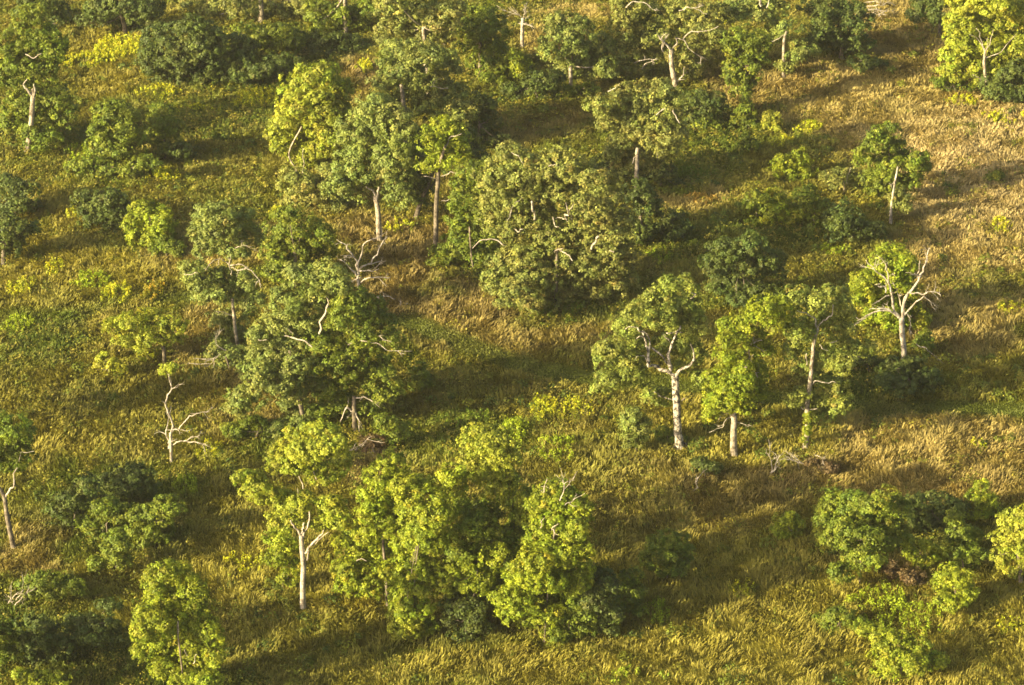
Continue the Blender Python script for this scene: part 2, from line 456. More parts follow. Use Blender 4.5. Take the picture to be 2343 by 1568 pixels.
# ------------------------------------------------------------------ ground cover map
KIND = {  # colour, height, uprightness
    'tan':    ((0.350, 0.276, 0.096), 0.50, 0.50),
    'pale':   ((0.440, 0.350, 0.160), 0.46, 0.55),
    'olive':  ((0.215, 0.205, 0.036), 0.45, 0.55),
    'gold':   ((0.272, 0.246, 0.042), 0.48, 0.55),
    'green':  ((0.150, 0.195, 0.022), 0.42, 0.75),
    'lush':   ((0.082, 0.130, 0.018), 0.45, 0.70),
    'red':    ((0.265, 0.205, 0.070), 0.46, 0.50),
    'mown':   ((0.130, 0.158, 0.030), 0.10, 0.60),
}
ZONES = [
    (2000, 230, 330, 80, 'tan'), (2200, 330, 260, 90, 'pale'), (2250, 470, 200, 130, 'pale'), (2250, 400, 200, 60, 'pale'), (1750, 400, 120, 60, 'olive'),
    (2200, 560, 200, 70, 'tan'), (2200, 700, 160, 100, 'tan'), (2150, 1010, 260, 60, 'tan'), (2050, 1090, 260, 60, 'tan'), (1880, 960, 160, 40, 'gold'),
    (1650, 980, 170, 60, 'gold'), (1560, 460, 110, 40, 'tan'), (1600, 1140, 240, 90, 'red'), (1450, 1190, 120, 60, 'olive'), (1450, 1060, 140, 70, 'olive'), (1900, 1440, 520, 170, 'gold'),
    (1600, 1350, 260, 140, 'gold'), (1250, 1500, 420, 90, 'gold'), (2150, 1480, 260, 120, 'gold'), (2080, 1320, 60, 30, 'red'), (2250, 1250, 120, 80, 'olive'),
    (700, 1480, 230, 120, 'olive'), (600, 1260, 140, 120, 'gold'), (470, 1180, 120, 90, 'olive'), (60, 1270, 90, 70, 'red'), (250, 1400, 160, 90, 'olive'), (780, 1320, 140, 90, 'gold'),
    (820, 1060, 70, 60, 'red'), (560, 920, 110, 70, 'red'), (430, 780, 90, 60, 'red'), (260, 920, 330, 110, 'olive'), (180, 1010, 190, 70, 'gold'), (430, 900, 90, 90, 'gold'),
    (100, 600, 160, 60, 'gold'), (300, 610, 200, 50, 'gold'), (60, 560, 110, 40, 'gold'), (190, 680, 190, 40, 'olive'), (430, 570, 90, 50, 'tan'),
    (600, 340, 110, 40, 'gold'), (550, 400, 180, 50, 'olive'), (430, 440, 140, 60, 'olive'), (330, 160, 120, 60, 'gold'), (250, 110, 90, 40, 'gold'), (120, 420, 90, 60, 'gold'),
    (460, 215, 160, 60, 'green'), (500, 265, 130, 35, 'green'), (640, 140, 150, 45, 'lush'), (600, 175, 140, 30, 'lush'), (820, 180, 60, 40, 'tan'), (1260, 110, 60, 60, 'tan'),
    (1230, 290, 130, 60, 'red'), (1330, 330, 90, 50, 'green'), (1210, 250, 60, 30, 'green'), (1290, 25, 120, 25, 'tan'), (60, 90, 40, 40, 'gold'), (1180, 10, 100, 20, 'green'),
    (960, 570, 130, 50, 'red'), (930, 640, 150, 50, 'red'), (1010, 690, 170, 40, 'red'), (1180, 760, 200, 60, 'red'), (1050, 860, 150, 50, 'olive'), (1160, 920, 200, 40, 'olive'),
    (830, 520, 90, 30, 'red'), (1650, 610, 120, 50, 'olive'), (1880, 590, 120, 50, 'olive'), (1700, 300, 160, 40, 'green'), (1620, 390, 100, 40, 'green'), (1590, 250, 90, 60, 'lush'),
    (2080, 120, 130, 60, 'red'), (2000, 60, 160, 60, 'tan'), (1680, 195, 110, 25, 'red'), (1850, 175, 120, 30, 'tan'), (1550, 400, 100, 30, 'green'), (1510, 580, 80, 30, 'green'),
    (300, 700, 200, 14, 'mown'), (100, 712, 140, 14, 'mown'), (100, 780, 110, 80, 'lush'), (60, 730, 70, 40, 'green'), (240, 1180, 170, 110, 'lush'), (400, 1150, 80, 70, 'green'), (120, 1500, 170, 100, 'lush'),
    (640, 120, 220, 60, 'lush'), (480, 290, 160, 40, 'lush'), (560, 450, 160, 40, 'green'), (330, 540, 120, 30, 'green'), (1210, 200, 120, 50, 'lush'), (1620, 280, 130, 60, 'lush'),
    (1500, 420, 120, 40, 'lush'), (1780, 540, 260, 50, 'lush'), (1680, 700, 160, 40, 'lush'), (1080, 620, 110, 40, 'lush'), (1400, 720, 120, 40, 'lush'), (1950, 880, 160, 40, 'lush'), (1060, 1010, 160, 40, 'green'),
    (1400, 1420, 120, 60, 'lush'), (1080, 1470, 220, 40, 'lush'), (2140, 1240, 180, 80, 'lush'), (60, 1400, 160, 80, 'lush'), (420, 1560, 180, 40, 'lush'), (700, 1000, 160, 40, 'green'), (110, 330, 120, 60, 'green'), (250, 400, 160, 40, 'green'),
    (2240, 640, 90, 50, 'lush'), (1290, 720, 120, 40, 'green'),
]
PATH = [(930, 735), (1010, 768), (1080, 795), (1150, 822), (1240, 848), (1330, 862), (1400, 868), (1520, 880), (1700, 905), (1900, 928), (2030, 936), (2180, 934), (2342, 938), (2480, 945)]
_Z = []
for (zx, zy, rx, ry, k) in ZONES:
    c = G(zx, zy); D = math.hypot(c[1], CAM_H); s = D / F
    _Z.append((c[0], c[1], rx * s, ry * s / (CAM_H / D), k))
_PW = np.array([G(*p_)[:2] for p_ in PATH])

def cover(x, y, seed=0):
    """colour, blade height and uprightness of the ground cover at world points"""
    x = np.asarray(x, float); y = np.asarray(y, float)
    n1 = fbm2(x / 9, y / 9, 21); n2 = fbm2(x / 3.2, y / 3.2, 31); n3 = fbm2(x / 1.1, y / 1.1, 41, 2)
    wx = x + 3.5 * fbm2(x / 6, y / 6, 51); wy = y + 5 * fbm2(x / 6, y / 6, 61)
    kinds = list(KIND)
    A = {k: np.zeros_like(x) for k in kinds}
    A['olive'] += 0.36 + 0.25 * n1 + 0.35 * n2
    A['gold'] += 0.16 + 0.25 * n2
    A['tan'] += 0.06 + 0.25 * n2 - 0.25 * n1 + 0.15 * n3
    A['green'] += 0.06 - 0.32 * n2 + 0.2 * n3
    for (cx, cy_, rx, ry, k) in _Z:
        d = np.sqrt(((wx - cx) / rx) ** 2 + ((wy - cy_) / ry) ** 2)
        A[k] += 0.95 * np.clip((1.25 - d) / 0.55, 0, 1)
    dmin = np.full_like(x, 1e9)
    for a, b_ in zip(_PW[:-1], _PW[1:]):
        ab = b_ - a
        t = np.clip(((x - a[0]) * ab[0] + (y - a[1]) * ab[1]) / (ab @ ab), 0, 1)
        dmin = np.minimum(dmin, np.hypot(x - a[0] - t * ab[0], (y - a[1] - t * ab[1])))
    A['mown'] += 3.0 * np.clip((1.7 + 0.5 * n2 - dmin) / 0.7, 0, 1)
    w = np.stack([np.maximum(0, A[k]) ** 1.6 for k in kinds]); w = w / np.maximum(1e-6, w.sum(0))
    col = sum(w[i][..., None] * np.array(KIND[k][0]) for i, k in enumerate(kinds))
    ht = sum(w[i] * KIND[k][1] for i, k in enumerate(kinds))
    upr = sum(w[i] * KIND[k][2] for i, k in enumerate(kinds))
    gre = w[kinds.index('green')] + w[kinds.index('lush')] + 0.45 * w[kinds.index('olive')] + .3 * w[kinds.index('gold')]
    return col, ht, upr, gre, w[kinds.index('mown')]

def build_ground():
    xs = np.unique(np.concatenate([np.arange(-95, 95.1, 0.7), np.linspace(95, 200, 30), -np.linspace(95, 200, 30), np.geomspace(200, 4000, 12), -np.geomspace(200, 4000, 12)]))
    ys = np.unique(np.concatenate([np.arange(120, 335.1, 0.8), np.linspace(20, 120, 30), np.linspace(335, 440, 30), np.geomspace(440, 5000, 12), -np.geomspace(1, 3000, 12)]))
    X, Y = np.meshgrid(xs, ys)
    Z = hgt(X, Y)
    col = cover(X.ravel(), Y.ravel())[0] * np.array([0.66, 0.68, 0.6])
    idx = np.arange(X.size).reshape(X.shape)
    Q = np.stack([idx[:-1, :-1], idx[:-1, 1:], idx[1:, 1:], idx[1:, :-1]], -1).reshape(-1, 4)
    o = link_mesh('ground', np.stack([X, Y, Z], -1).reshape(-1, 3), [Q], M_SOIL, col=col, smooth=True)
    o["kind"] = "structure"

def seen_points(n, rng, margin=0.10):
    """random ground points over the part of the meadow in view and a belt around it"""
    y = np.sqrt(rng.uniform(140 ** 2, 318 ** 2, n))
    D = np.hypot(y, CAM_H)
    x = rng.uniform(-1, 1, n) * (W / 2 / F) * D * (1 + 2 * margin)
    return x, y

def build_grass():
    rng = np.random.default_rng(7)
    n = 280000
    x, y = seen_points(n, rng)
    col, ht, upr, gre, mown = cover(x, y)
    flow = 2.6 * np.pi * fbm2(x / 4.0, y / 4.0, 71, 3) + 0.5
    tus = fbm2(x / 1.3, y / 1.3, 81, 2)                    # tussocks and hollows
    ht = ht * (0.98 + 0.50 * tus) * rng.uniform(0.7, 1.3, n)
    keep = rng.random(n) < np.clip(0.8 + 0.8 * tus, 0.2, 1)
    for fx, fy, fr in FEET:
        d = np.hypot(x - fx, (y - fy + fr * .5) * .7)
        ht = np.where(d < fr, ht * np.clip(d / fr, .15, 1), ht)
    x, y, col, ht, upr, flow, mown = [a[keep] for a in (x, y, col, ht, upr, flow, mown)]
    ht = np.maximum(ht, 0.08)
    n = len(x)
    dist = np.hypot(y, CAM_H)
    s = dist / F
    NB = 8
    ii = np.repeat(np.arange(n), NB)
    m_ = len(ii)
    bx = x[ii] + rng.normal(0, 0.2, m_); by = y[ii] + rng.normal(0, 0.2, m_)
    bz = hgt(bx, by)
    h = ht[ii] * rng.uniform(0.6, 1.25, m_)
    an = flow[ii] + rng.normal(0, 0.7, m_)
    lean = h * (1.15 - 1.15 * upr[ii]) * rng.uniform(0.5, 1.4, m_)
    lx, ly = np.cos(an) * lean, np.sin(an) * lean
    wd = s[ii] * rng.uniform(0.75, 1.6, m_) * np.where(mown[ii] > .5, 1.3, 1)
    sa = an + np.pi / 2 + rng.normal(0, .5, m_)
    sx, sy = np.cos(sa) * wd, np.sin(sa) * wd
    V = np.empty((m_, 4, 3))
    V[:, 0] = np.stack([bx, by, bz - 0.03], -1)
    V[:, 1] = np.stack([bx + lx * .42 + sx, by + ly * .42 + sy, bz + h * .68], -1)
    V[:, 2] = np.stack([bx + lx, by + ly, bz + h * .92], -1)
    V[:, 3] = np.stack([bx + lx * .42 - sx, by + ly * .42 - sy, bz + h * .68], -1)
    K = col[ii] * np.exp(0.35 * fbm2(x / 1.7, y / 1.7, 93, 2) + rng.normal(0, 0.10, n))[ii][:, None] * np.exp(rng.normal(0, 0.10, m_))[:, None]
    o = link_mesh('grass', V.reshape(-1, 3), [np.arange(m_ * 4).reshape(m_, 4)], M_GRASS, col=np.repeat(K, 4, 0))
    o["kind"] = "stuff"

def build_weeds():
    """low leafy herbs scattered through the grass"""
    rng = np.random.default_rng(9)
    n = 60000
    x, y = seen_points(n, rng)
    col, ht, upr, gre, mown = cover(x, y)
    cl = fbm2(x / 4.5, y / 4.5, 91, 2)
    keep = (rng.random(n) < np.clip(gre * 0.75 + 0.55 * cl - .05, 0.02, 1)) & (mown < .12)
    x, y, gre = x[keep], y[keep], gre[keep]
    n = len(x)
    s = np.hypot(y, CAM_H) / F
    lp = rng.integers(12, 28, n)
    ii = np.repeat(np.arange(n), lp)
    rad = rng.uniform(0.2, 0.65, n)
    off = rng.normal(size=(len(ii), 3)) * .6
    off[:, 2] = np.abs(off[:, 2]) * 1.1
    C = np.stack([x, y, hgt(x, y) + 0.16], -1)[ii] + off * rad[ii][:, None]
    N = off + np.array([0, 0, .5]) + rng.normal(size=off.shape) * .4
    S = 5.2 * s[ii] * rng.uniform(.6, 1.3, len(ii))
    pal = np.array([(0.15, 0.185, 0.022), (0.21, 0.215, 0.026), (0.27, 0.25, 0.03), (0.24, 0.21, 0.034)])
    K = pal[rng.integers(0, 4, n)][ii] * np.exp(rng.normal(0, .2, len(ii)))[:, None]
    V, Fq = leaf_quads(C, N, S, rng)
    n = 5200
    x, y = seen_points(n, rng)
    col, ht, upr, gre, mown = cover(x, y)
    cl = fbm2(x / 9, y / 9, 95, 2)
    keep = (rng.random(n) < np.clip(gre * 1.1 - .25 + .9 * cl, 0.0, .9)) & (mown < .05)
    x, y = x[keep], y[keep]; n = len(x)
    s = np.hypot(y, CAM_H) / F
    rad = rng.uniform(0.45, 1.15, n)
    lp = (rad * 130).astype(int)
    ii = np.repeat(np.arange(n), lp)
    d = norm(rng.normal(size=(len(ii), 3))); d[:, 2] = np.abs(d[:, 2])
    rr = (0.75 + .3 * noise3(d[:, 0] * 2 + x[ii], d[:, 1] * 2 + y[ii], d[:, 2] * 2, 7)) * rng.uniform(.7, 1.05, len(ii))
    C = np.stack([x, y, hgt(x, y) + .05], -1)[ii] + d * (rr * rad[ii])[:, None] * np.array([1, 1, .85])
    N = d + np.array([0, 0, .3]) + rng.normal(size=d.shape) * .4
    pal = np.array([(0.12, 0.17, 0.022), (0.16, 0.20, 0.024), (0.09, 0.135, 0.022), (0.22, 0.245, 0.026)])
    K2 = pal[rng.choice(4, n, p=[.35, .3, .2, .15])][ii] * np.exp(rng.normal(0, .2, len(ii)))[:, None]
    V2, F2 = leaf_quads(C, N, 5.0 * s[ii] * rng.uniform(.6, 1.3, len(ii)), rng)
    Fq = np.vstack([Fq, F2 + len(V)]); V = np.vstack([V, V2]); K = np.vstack([K, K2])
    o = link_mesh('weeds', V, [Fq], M_LEAF, col=np.repeat(K, 4, 0))
    o["kind"] = "stuff"

WEEDPAL = {'goldenrod': [(0.50, 0.47, 0.022), (0.44, 0.46, 0.022), (0.36, 0.41, 0.022)], 'fresh': [(0.29, 0.38, 0.018), (0.33, 0.41, 0.02), (0.23, 0.32, 0.018)],
           'ochre': [(0.42, 0.28, 0.03), (0.32, 0.26, 0.02), (0.20, 0.19, 0.02)], 'deep': [(0.13, 0.20, 0.018), (0.16, 0.23, 0.02)],
           'straw': [(0.45, 0.31, 0.06), (0.38, 0.25, 0.05)]}
def weed_patch(label, cx, cy_, rx, ry, pal='goldenrod', tall=18, dens=1.0):
    """a stand of upright leafy stalks; the outline is ragged"""
    SEED[0] += 1
    rng = np.random.default_rng(SEED[0])
    b = G(cx, cy_ + tall * .35)
    D = math.hypot(b[1], CAM_H); s = D / F
    ax, ay = rx * s, ry * s / (CAM_H / D)
    n = int(dens * 8 * ax * ay * math.pi)
    an = rng.uniform(0, 2 * np.pi, n); rr = np.sqrt(rng.random(n)) * (1 + .25 * noise2(np.cos(an) * 2 + SEED[0], np.sin(an) * 2, 5))
    x = b[0] + np.cos(an) * rr * ax; y = b[1] + np.sin(an) * rr * ay
    k = fbm2(x / 1.5, y / 1.5, 13, 2) > -0.30
    x, y, rr = x[k], y[k], rr[k]; n = len(x)
    z = hgt(x, y)
    h = tall * s * 1.35 * rng.uniform(.6, 1.15, n) * (1.1 - .35 * rr)
    lp = 15
    ii = np.repeat(np.arange(n), lp)
    t = np.tile(np.linspace(.15, 1, lp), n)
    tilt = rng.normal(0, .10, (n, 2))
    wdt = (0.13 + .08 * rng.random(n))[ii] * (1.1 - .6 * t)
    a2 = rng.uniform(0, 2 * np.pi, len(ii))
    C = np.stack([x[ii] + tilt[ii, 0] * h[ii] * t + np.cos(a2) * wdt, y[ii] + tilt[ii, 1] * h[ii] * t + np.sin(a2) * wdt, z[ii] + h[ii] * t], -1)
    N = np.stack([np.cos(a2), np.sin(a2), np.full(len(ii), .45)], -1) + rng.normal(size=(len(ii), 3)) * .35
    pl = np.array(WEEDPAL[pal])
    top = np.clip(t * 1.6 - .35, 0, 1)[:, None]
    ki = rng.integers(0, len(pl), n)[ii]
    K = (pl[ki] * top + np.array((0.19, 0.24, 0.018)) * (1 - top)) * np.exp(rng.normal(0, .2, len(ii)))[:, None]
    V, Fq = leaf_quads(C, N, 5.4 * s * rng.uniform(.7, 1.3, len(ii)), rng, aspect=.5)
    r = root_empty('weed_patch', label, 'weeds', b, 'stands of tall weeds in the meadow')
    link_mesh('foliage', V - b, [Fq], M_LEAF, col=np.repeat(K, 4, 0), parent=r)
    return r

build_ground()

OAK, SHR, DEAD, YNG = 'oak trees scattered over the savanna', 'shrubs scattered over the meadow', 'dead bleached trees', 'pale green young trees'
def oak(label, base, crown, **k): return plant('oak_tree', label, 'tree', base, crown, group=OAK, **k)
def young(label, base, crown, **k):
    k.setdefault('pal', 'light'); k.setdefault('clus', 8.0); k.setdefault('leaf', 4.9)
    return plant('young_tree', label, 'tree', base, crown, group=YNG, **k)
def shrub(label, base, crown, **k):
    k.setdefault('pal', 'green'); k.setdefault('autob', 3); k.setdefault('tr', (2.2, 1.2)); k.setdefault('bark', 'dark'); k.setdefault('gap', -.35)
    return plant('shrub', label, 'shrub', base, crown, group=SHR, **k)
def dead(label, base, **k):
    k['twigs'] = k.get('twigs', 0) + 2
    return plant('dead_tree', label, 'dead tree', base, k.pop('crown', ()), group=DEAD, bark='dead', **k)

# ------------------------------------------------------------------ top band, left to right
oak("tall green oak at the left edge with a pale forked limb halfway up", (62, 348),
    [(75, 45, 42, 28), (40, 95, 50, 32), (112, 92, 46, 32), (30, 130, 40, 30), (70, 145, 55, 38), (130, 118, 26, 24), (95, 175, 40, 30), (30, 180, 42, 34), (60, 235, 55, 34),
     (115, 225, 42, 34), (150, 262, 32, 24), (85, 280, 60, 34), (35, 275, 34, 34), (95, 318, 42, 28), (60, 335, 44, 18)], pal='green',
    trunk=[(62, 348), (72, 280), (76, 205)], tr=(7, 5), branches=[(q('A1', (215, 625), (180, 580), (150, 540), (170, 505)), 3.5, 1.5), (q('A1', (215, 625), (222, 580), (215, 535)), 3.2, 1.8), (q('A1', (160, 345), (215, 370), (262, 342)), 2, 1.2)])
oak("very dark tree cut off by the top edge behind the tall left oak", (135, 62), [(90, 8, 45, 22), (120, 22, 32, 22), (60, 20, 30, 16), (135, 40, 24, 18)], pal='dark', bark='dark')
oak("broad dark tree mass at the top edge above a fallen grey limb", (285, 78), [(230, 20, 46, 28), (290, 18, 50, 30), (340, 30, 42, 28), (260, 52, 50, 22), (320, 58, 36, 18), (200, 45, 24, 18)], pal='dark', bark='dark')
oak("olive oak cropped by the top edge with a sunlit trunk under its middle", (597, 50), [(450, 12, 44, 22), (500, 22, 44, 26), (545, 8, 40, 26), (640, 20, 42, 24), (690, 12, 34, 22), (575, 26, 22, 16, 12), (470, 40, 34, 16)], pal='olive',
    trunk=[(597, 50), (598, 20), (595, -20)], tr=(6.5, 5), bark='pale')
oak("green tree cropped by the top edge with a pale trunk stub above dark shade", (792, 88), [(735, 18, 34, 26), (755, 45, 34, 24), (818, 30, 34, 26), (812, 55, 30, 16), (775, 30, 34, 24, 14), (840, 15, 24, 20), (725, 55, 22, 20)], pal='green',
    trunk=[(792, 88), (790, 45), (788, -10)], tr=(4.5, 4))
shrub("dark rounded thicket shrub left of centre in the big upper thicket", (385, 178), [(365, 95, 44, 40), (350, 140, 36, 32), (395, 130, 44, 40), (380, 165, 44, 24)], pal='dark', dens=1.1)
shrub("tallest shrub of the upper thicket with a few yellow leaves at its middle", (460, 190), [(440, 70, 44, 30), (470, 105, 48, 36), (430, 120, 42, 36), (480, 145, 48, 34), (440, 165, 50, 28)], pal='dark', dens=1.1)
shrub("dark shrub at the right end of the big upper thicket", (560, 182), [(540, 105, 40, 32), (560, 140, 40, 30), (520, 150, 34, 30), (550, 168, 44, 18)], pal='dark')
shrub("mid green shrub behind the thicket below the olive oak's trunk", (615, 125), [(590, 75, 40, 26), (635, 78, 40, 26), (610, 105, 52, 24), (665, 95, 34, 24)], pal='green')
shrub("long low dark shrub below the cropped green tree", (750, 122), [(700, 88, 38, 22), (745, 98, 44, 20), (795, 102, 40, 18), (720, 112, 44, 14)], pal='dark')
shrub("low dark green bramble sheet left of the bright yellow green tree", (600, 185), [(540, 165, 46, 16), (600, 160, 48, 18), (640, 140, 40, 16), (570, 182, 44, 12), (640, 172, 36, 14)], pal='dark')
young("bright yellow green tree with a tall oval crown on twin thin white stems", (686, 405),
    [(728, 168, 44, 26), (700, 205, 52, 32), (760, 200, 36, 32), (680, 245, 50, 36), (735, 245, 50, 36), (775, 240, 26, 34), (665, 285, 46, 32), (720, 290, 52, 36), (760, 300, 40, 40), (670, 325, 44, 30), (725, 335, 46, 30), (700, 360, 36, 22), (640, 305, 24, 22)],
    pal='lime', trunk=[(686, 405), (676, 385), (661, 350), (690, 290)], tr=(2.4, 1.6), branches=[(q('D', (690, 405), (696, 375), (694, 340)), 1.6, 1.1)], dens=1.15, gap=-.4)
shrub("larger of two rounded shrubs on the left with pale yellow leaf tips", (278, 385), [(270, 260, 42, 26), (240, 290, 32, 34), (290, 290, 44, 36), (250, 330, 44, 34), (300, 340, 36, 32), (270, 368, 46, 22)], pal='green', dens=1.1)
shrub("narrower of two rounded shrubs on the left beside a white stub", (378, 360), [(372, 258, 26, 22), (360, 290, 24, 28), (396, 290, 22, 28), (375, 320, 36, 30), (385, 345, 32, 18)], pal='green', branches=[(q('D', (333, 330), (332, 312)), 2, 1.5, -10)])
shrub("low leafy shrub spreading in front of the two rounded left shrubs", (285, 412), [(215, 375, 34, 18), (250, 392, 40, 18), (300, 388, 40, 18), (180, 380, 30, 16), (330, 372, 30, 14)], pal='green')
shrub("small dark shrub in shade right of the two rounded left shrubs", (412, 372), [(412, 345, 24, 20), (430, 355, 20, 14)], pal='dark')
shrub("dark shrub mass left of the bright round bush", (240, 528), [(205, 462, 34, 26), (250, 460, 42, 28), (225, 498, 46, 30), (285, 485, 30, 26), (260, 515, 40, 16)], pal='dark')
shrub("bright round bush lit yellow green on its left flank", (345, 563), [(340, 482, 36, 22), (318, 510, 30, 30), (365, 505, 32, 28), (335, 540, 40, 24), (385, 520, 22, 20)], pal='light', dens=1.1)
shrub("small feathery shrub right of the bright round bush", (385, 592), [(380, 560, 24, 18), (405, 572, 20, 16), (362, 575, 16, 12)], pal='green')
shrub("dark shrub touching the left edge above the blue green tree", (35, 492), [(20, 420, 34, 26), (60, 440, 30, 28), (30, 462, 40, 26), (75, 470, 18, 16)], pal='dark')
oak("blackish green tree cut by the left edge at mid height", (8, 606), [(0, 510, 36, 30), (35, 525, 36, 24), (70, 520, 24, 14), (10, 555, 40, 30), (-30, 540, 30, 40), (40, 560, 24, 20)], pal='dark', bark='dark')

oak("pale olive oak at the top edge right of centre left, upper of two stacked crowns", (985, 235),
    [(890, 20, 34, 30), (930, 45, 44, 34), (975, 25, 44, 34), (1015, 50, 40, 36), (890, 70, 34, 30), (950, 90, 44, 30), (1000, 95, 40, 32), (905, 5, 34, 24), (1030, 15, 30, 24)], pal='olive', trunk=[(985, 235), (975, 150), (968, 60)], tr=(7, 4))
oak("grey green oak with a pale stem bit, lower of two stacked crowns at top centre", (930, 345),
    [(925, 118, 46, 28), (975, 128, 44, 30), (885, 145, 36, 30), (930, 160, 46, 30), (1020, 150, 34, 30), (890, 195, 38, 32), (950, 205, 46, 34), (1005, 200, 44, 34), (1040, 215, 32, 28), (930, 245, 44, 30), (990, 250, 46, 30), (1050, 260, 34, 30), (880, 240, 36, 26)], pal='oak',
    trunk=[(930, 345), (925, 260), (918, 195)], tr=(6, 4), branches=[(q('A2', (630, 550), (665, 548), (700, 560), (745, 562)), 1.8, 1), (q('A2', (640, 545), (665, 510), (720, 490)), 1.5, .8)])
oak("dark oak in shadow right of the two stacked crowns", (1085, 345), [(1095, 235, 34, 26), (1060, 290, 36, 28), (1115, 275, 34, 30), (1090, 310, 44, 26), (1140, 320, 26, 18)], pal='dark', bark='dark')
oak("green oak left of the standing snag at the top", (1098, 172), [(1070, 30, 34, 24), (1115, 35, 36, 26), (1055, 65, 32, 26), (1095, 75, 42, 30), (1138, 75, 30, 30), (1080, 110, 40, 26), (1125, 115, 34, 24), (1100, 140, 36, 20)], pal='green', bark='dark')
dead("broken grey snag standing in shade at the top between two green oaks", (1195, 108), trunk=[(1195, 108), (1194, 75), (1196, 42)], tr=(4.2, 3.6), flare=1.2,
    branches=[(q('A2', (1215, 120), (1230, 80), (1225, 30)), 1.6, .6), (q('A2', (1190, 150), (1215, 155), (1245, 150)), 1.4, .8), (q('A2', (1215, 115), (1190, 95), (1160, 80)), 1.2, .5)], twigs=2)
shrub("light green sapling standing below the grey snag", (1188, 195), [(1180, 130, 16, 16), (1190, 150, 22, 18), (1200, 172, 22, 14), (1172, 165, 18, 14)], pal='light')
shrub("mid green shrub left of the light sapling below the snag", (1132, 192), [(1130, 115, 20, 18), (1122, 140, 24, 22), (1145, 150, 24, 22), (1128, 175, 30, 18)], pal='green')
shrub("dark hollow shrub mass right below the light sapling", (1232, 232), [(1215, 190, 34, 20), (1255, 180, 28, 24), (1230, 212, 44, 18), (1180, 212, 34, 18)], pal='dark')
shrub("yellowish low shrub at the foot of the small oak with the stub trunk", (1330, 222), [(1315, 205, 24, 14), (1345, 205, 22, 14)], pal='green')
oak("dark green oak with a short stub trunk left of the great top oak", (1306, 212),
    [(1300, 50, 40, 26), (1265, 85, 32, 30), (1320, 85, 44, 32), (1265, 120, 28, 26), (1310, 125, 44, 32), (1370, 110, 36, 34), (1340, 155, 40, 28), (1385, 150, 30, 28), (1300, 160, 34, 16)], pal='oak', trunk=[(1306, 212), (1305, 185), (1305, 150)], tr=(5, 4))
oak("great olive oak at the top with many bleached limbs and a twisted trunk", (1548, 205),
    [(1440, 15, 44, 30), (1490, 40, 44, 32), (1420, 60, 36, 28), (1560, 20, 44, 30), (1460, 85, 44, 32), (1620, 45, 40, 34), (1510, 85, 36, 30), (1590, 70, 36, 26), (1640, 90, 32, 28), (1430, 120, 36, 28), (1480, 130, 40, 28), (1600, 105, 36, 24), (1560, 125, 34, 22), (1500, 165, 26, 20), (1580, 155, 28, 18), (1440, 165, 30, 20)], pal='olive',
    trunk=q('A3', (148, 555), (125, 480), (112, 400), (110, 320)), tr=(6.5, 5),
    branches=[(q('A3', (110, 330), (60, 260), (30, 225)), 3, 1.4), (q('A3', (110, 330), (150, 270), (140, 240), (190, 255), (225, 310), (310, 375)), 2.4, .9), (q('A3', (185, 255), (240, 200), (300, 200), (410, 168)), 2.2, .9), (q('A3', (60, 330), (55, 260)), 2, 1), (q('A3', (150, 520), (190, 470), (195, 430)), 2.6, 1.4),
              (q('A2', (1870, 50), (1920, 10), (1990, 20), (2060, 70)), 2.2, 1.0), (q('A3', (160, 70), (210, 45), (270, 60), (340, 90)), 2.2, .9), (q('A2', (1925, 400), (1990, 380), (2060, 372)), 1.6, .9), (q('A2', (1970, 440), (2000, 400), (2060, 370)), 1.6, .8)], twigs=2)
oak("round olive oak below the great top oak with short bleached limbs", (1456, 442),
    [(1480, 205, 44, 26), (1430, 225, 40, 28), (1525, 225, 36, 30), (1380, 245, 44, 24), (1460, 255, 46, 30), (1510, 265, 44, 32), (1400, 275, 36, 24), (1440, 300, 44, 30), (1500, 310, 44, 32), (1545, 300, 22, 30), (1420, 330, 38, 26), (1470, 350, 44, 30), (1525, 345, 28, 28), (1400, 355, 24, 20), (1440, 380, 40, 20), (1495, 385, 32, 20)], pal='olive',
    trunk=[(1456, 442), (1456, 400), (1458, 340)], tr=(6, 4.5),
    branches=[(q('A2', (1755, 580), (1800, 560), (1830, 530)), 1.6, .8), (q('A2', (2060, 730), (2090, 705), (2118, 690)), 2.4, 1.6), (q('A2', (2165, 700), (2190, 750), (2210, 780)), 2.6, 1.6), (q('A2', (1910, 1040), (1920, 1000), (1945, 985)), 1.6, 1), (q('A2', (2070, 1010), (2065, 960)), 1.6, 1)])
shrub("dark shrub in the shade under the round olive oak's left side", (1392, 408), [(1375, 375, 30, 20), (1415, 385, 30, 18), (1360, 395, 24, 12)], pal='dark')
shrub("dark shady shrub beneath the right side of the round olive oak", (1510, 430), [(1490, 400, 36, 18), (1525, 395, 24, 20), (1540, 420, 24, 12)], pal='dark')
shrub("dark green vine shrub right of the twisted trunk", (1600, 285), [(1585, 225, 34, 24), (1625, 235, 34, 28), (1600, 262, 44, 22)], pal='dark')
oak("vine covered tree narrowing to its foot, upper right of centre", (1712, 262), [(1715, 85, 34, 24), (1690, 105, 34, 28), (1735, 110, 26, 26), (1685, 140, 30, 26), (1720, 140, 34, 28), (1690, 170, 30, 24), (1720, 175, 26, 24), (1700, 200, 24, 20), (1706, 225, 15, 16)], pal='green', tr=(4, 3), bark='dark')
shrub("dark viny shrub at the foot of the vine covered tree", (1715, 300), [(1705, 255, 24, 18), (1690, 280, 30, 16), (1725, 282, 26, 14)], pal='green')
shrub("small bright yellow bush at the foot of the vine covered tree", (1762, 302), [(1763, 272, 18, 14), (1752, 288, 18, 12), (1775, 287, 14, 12)], pal='yellow')
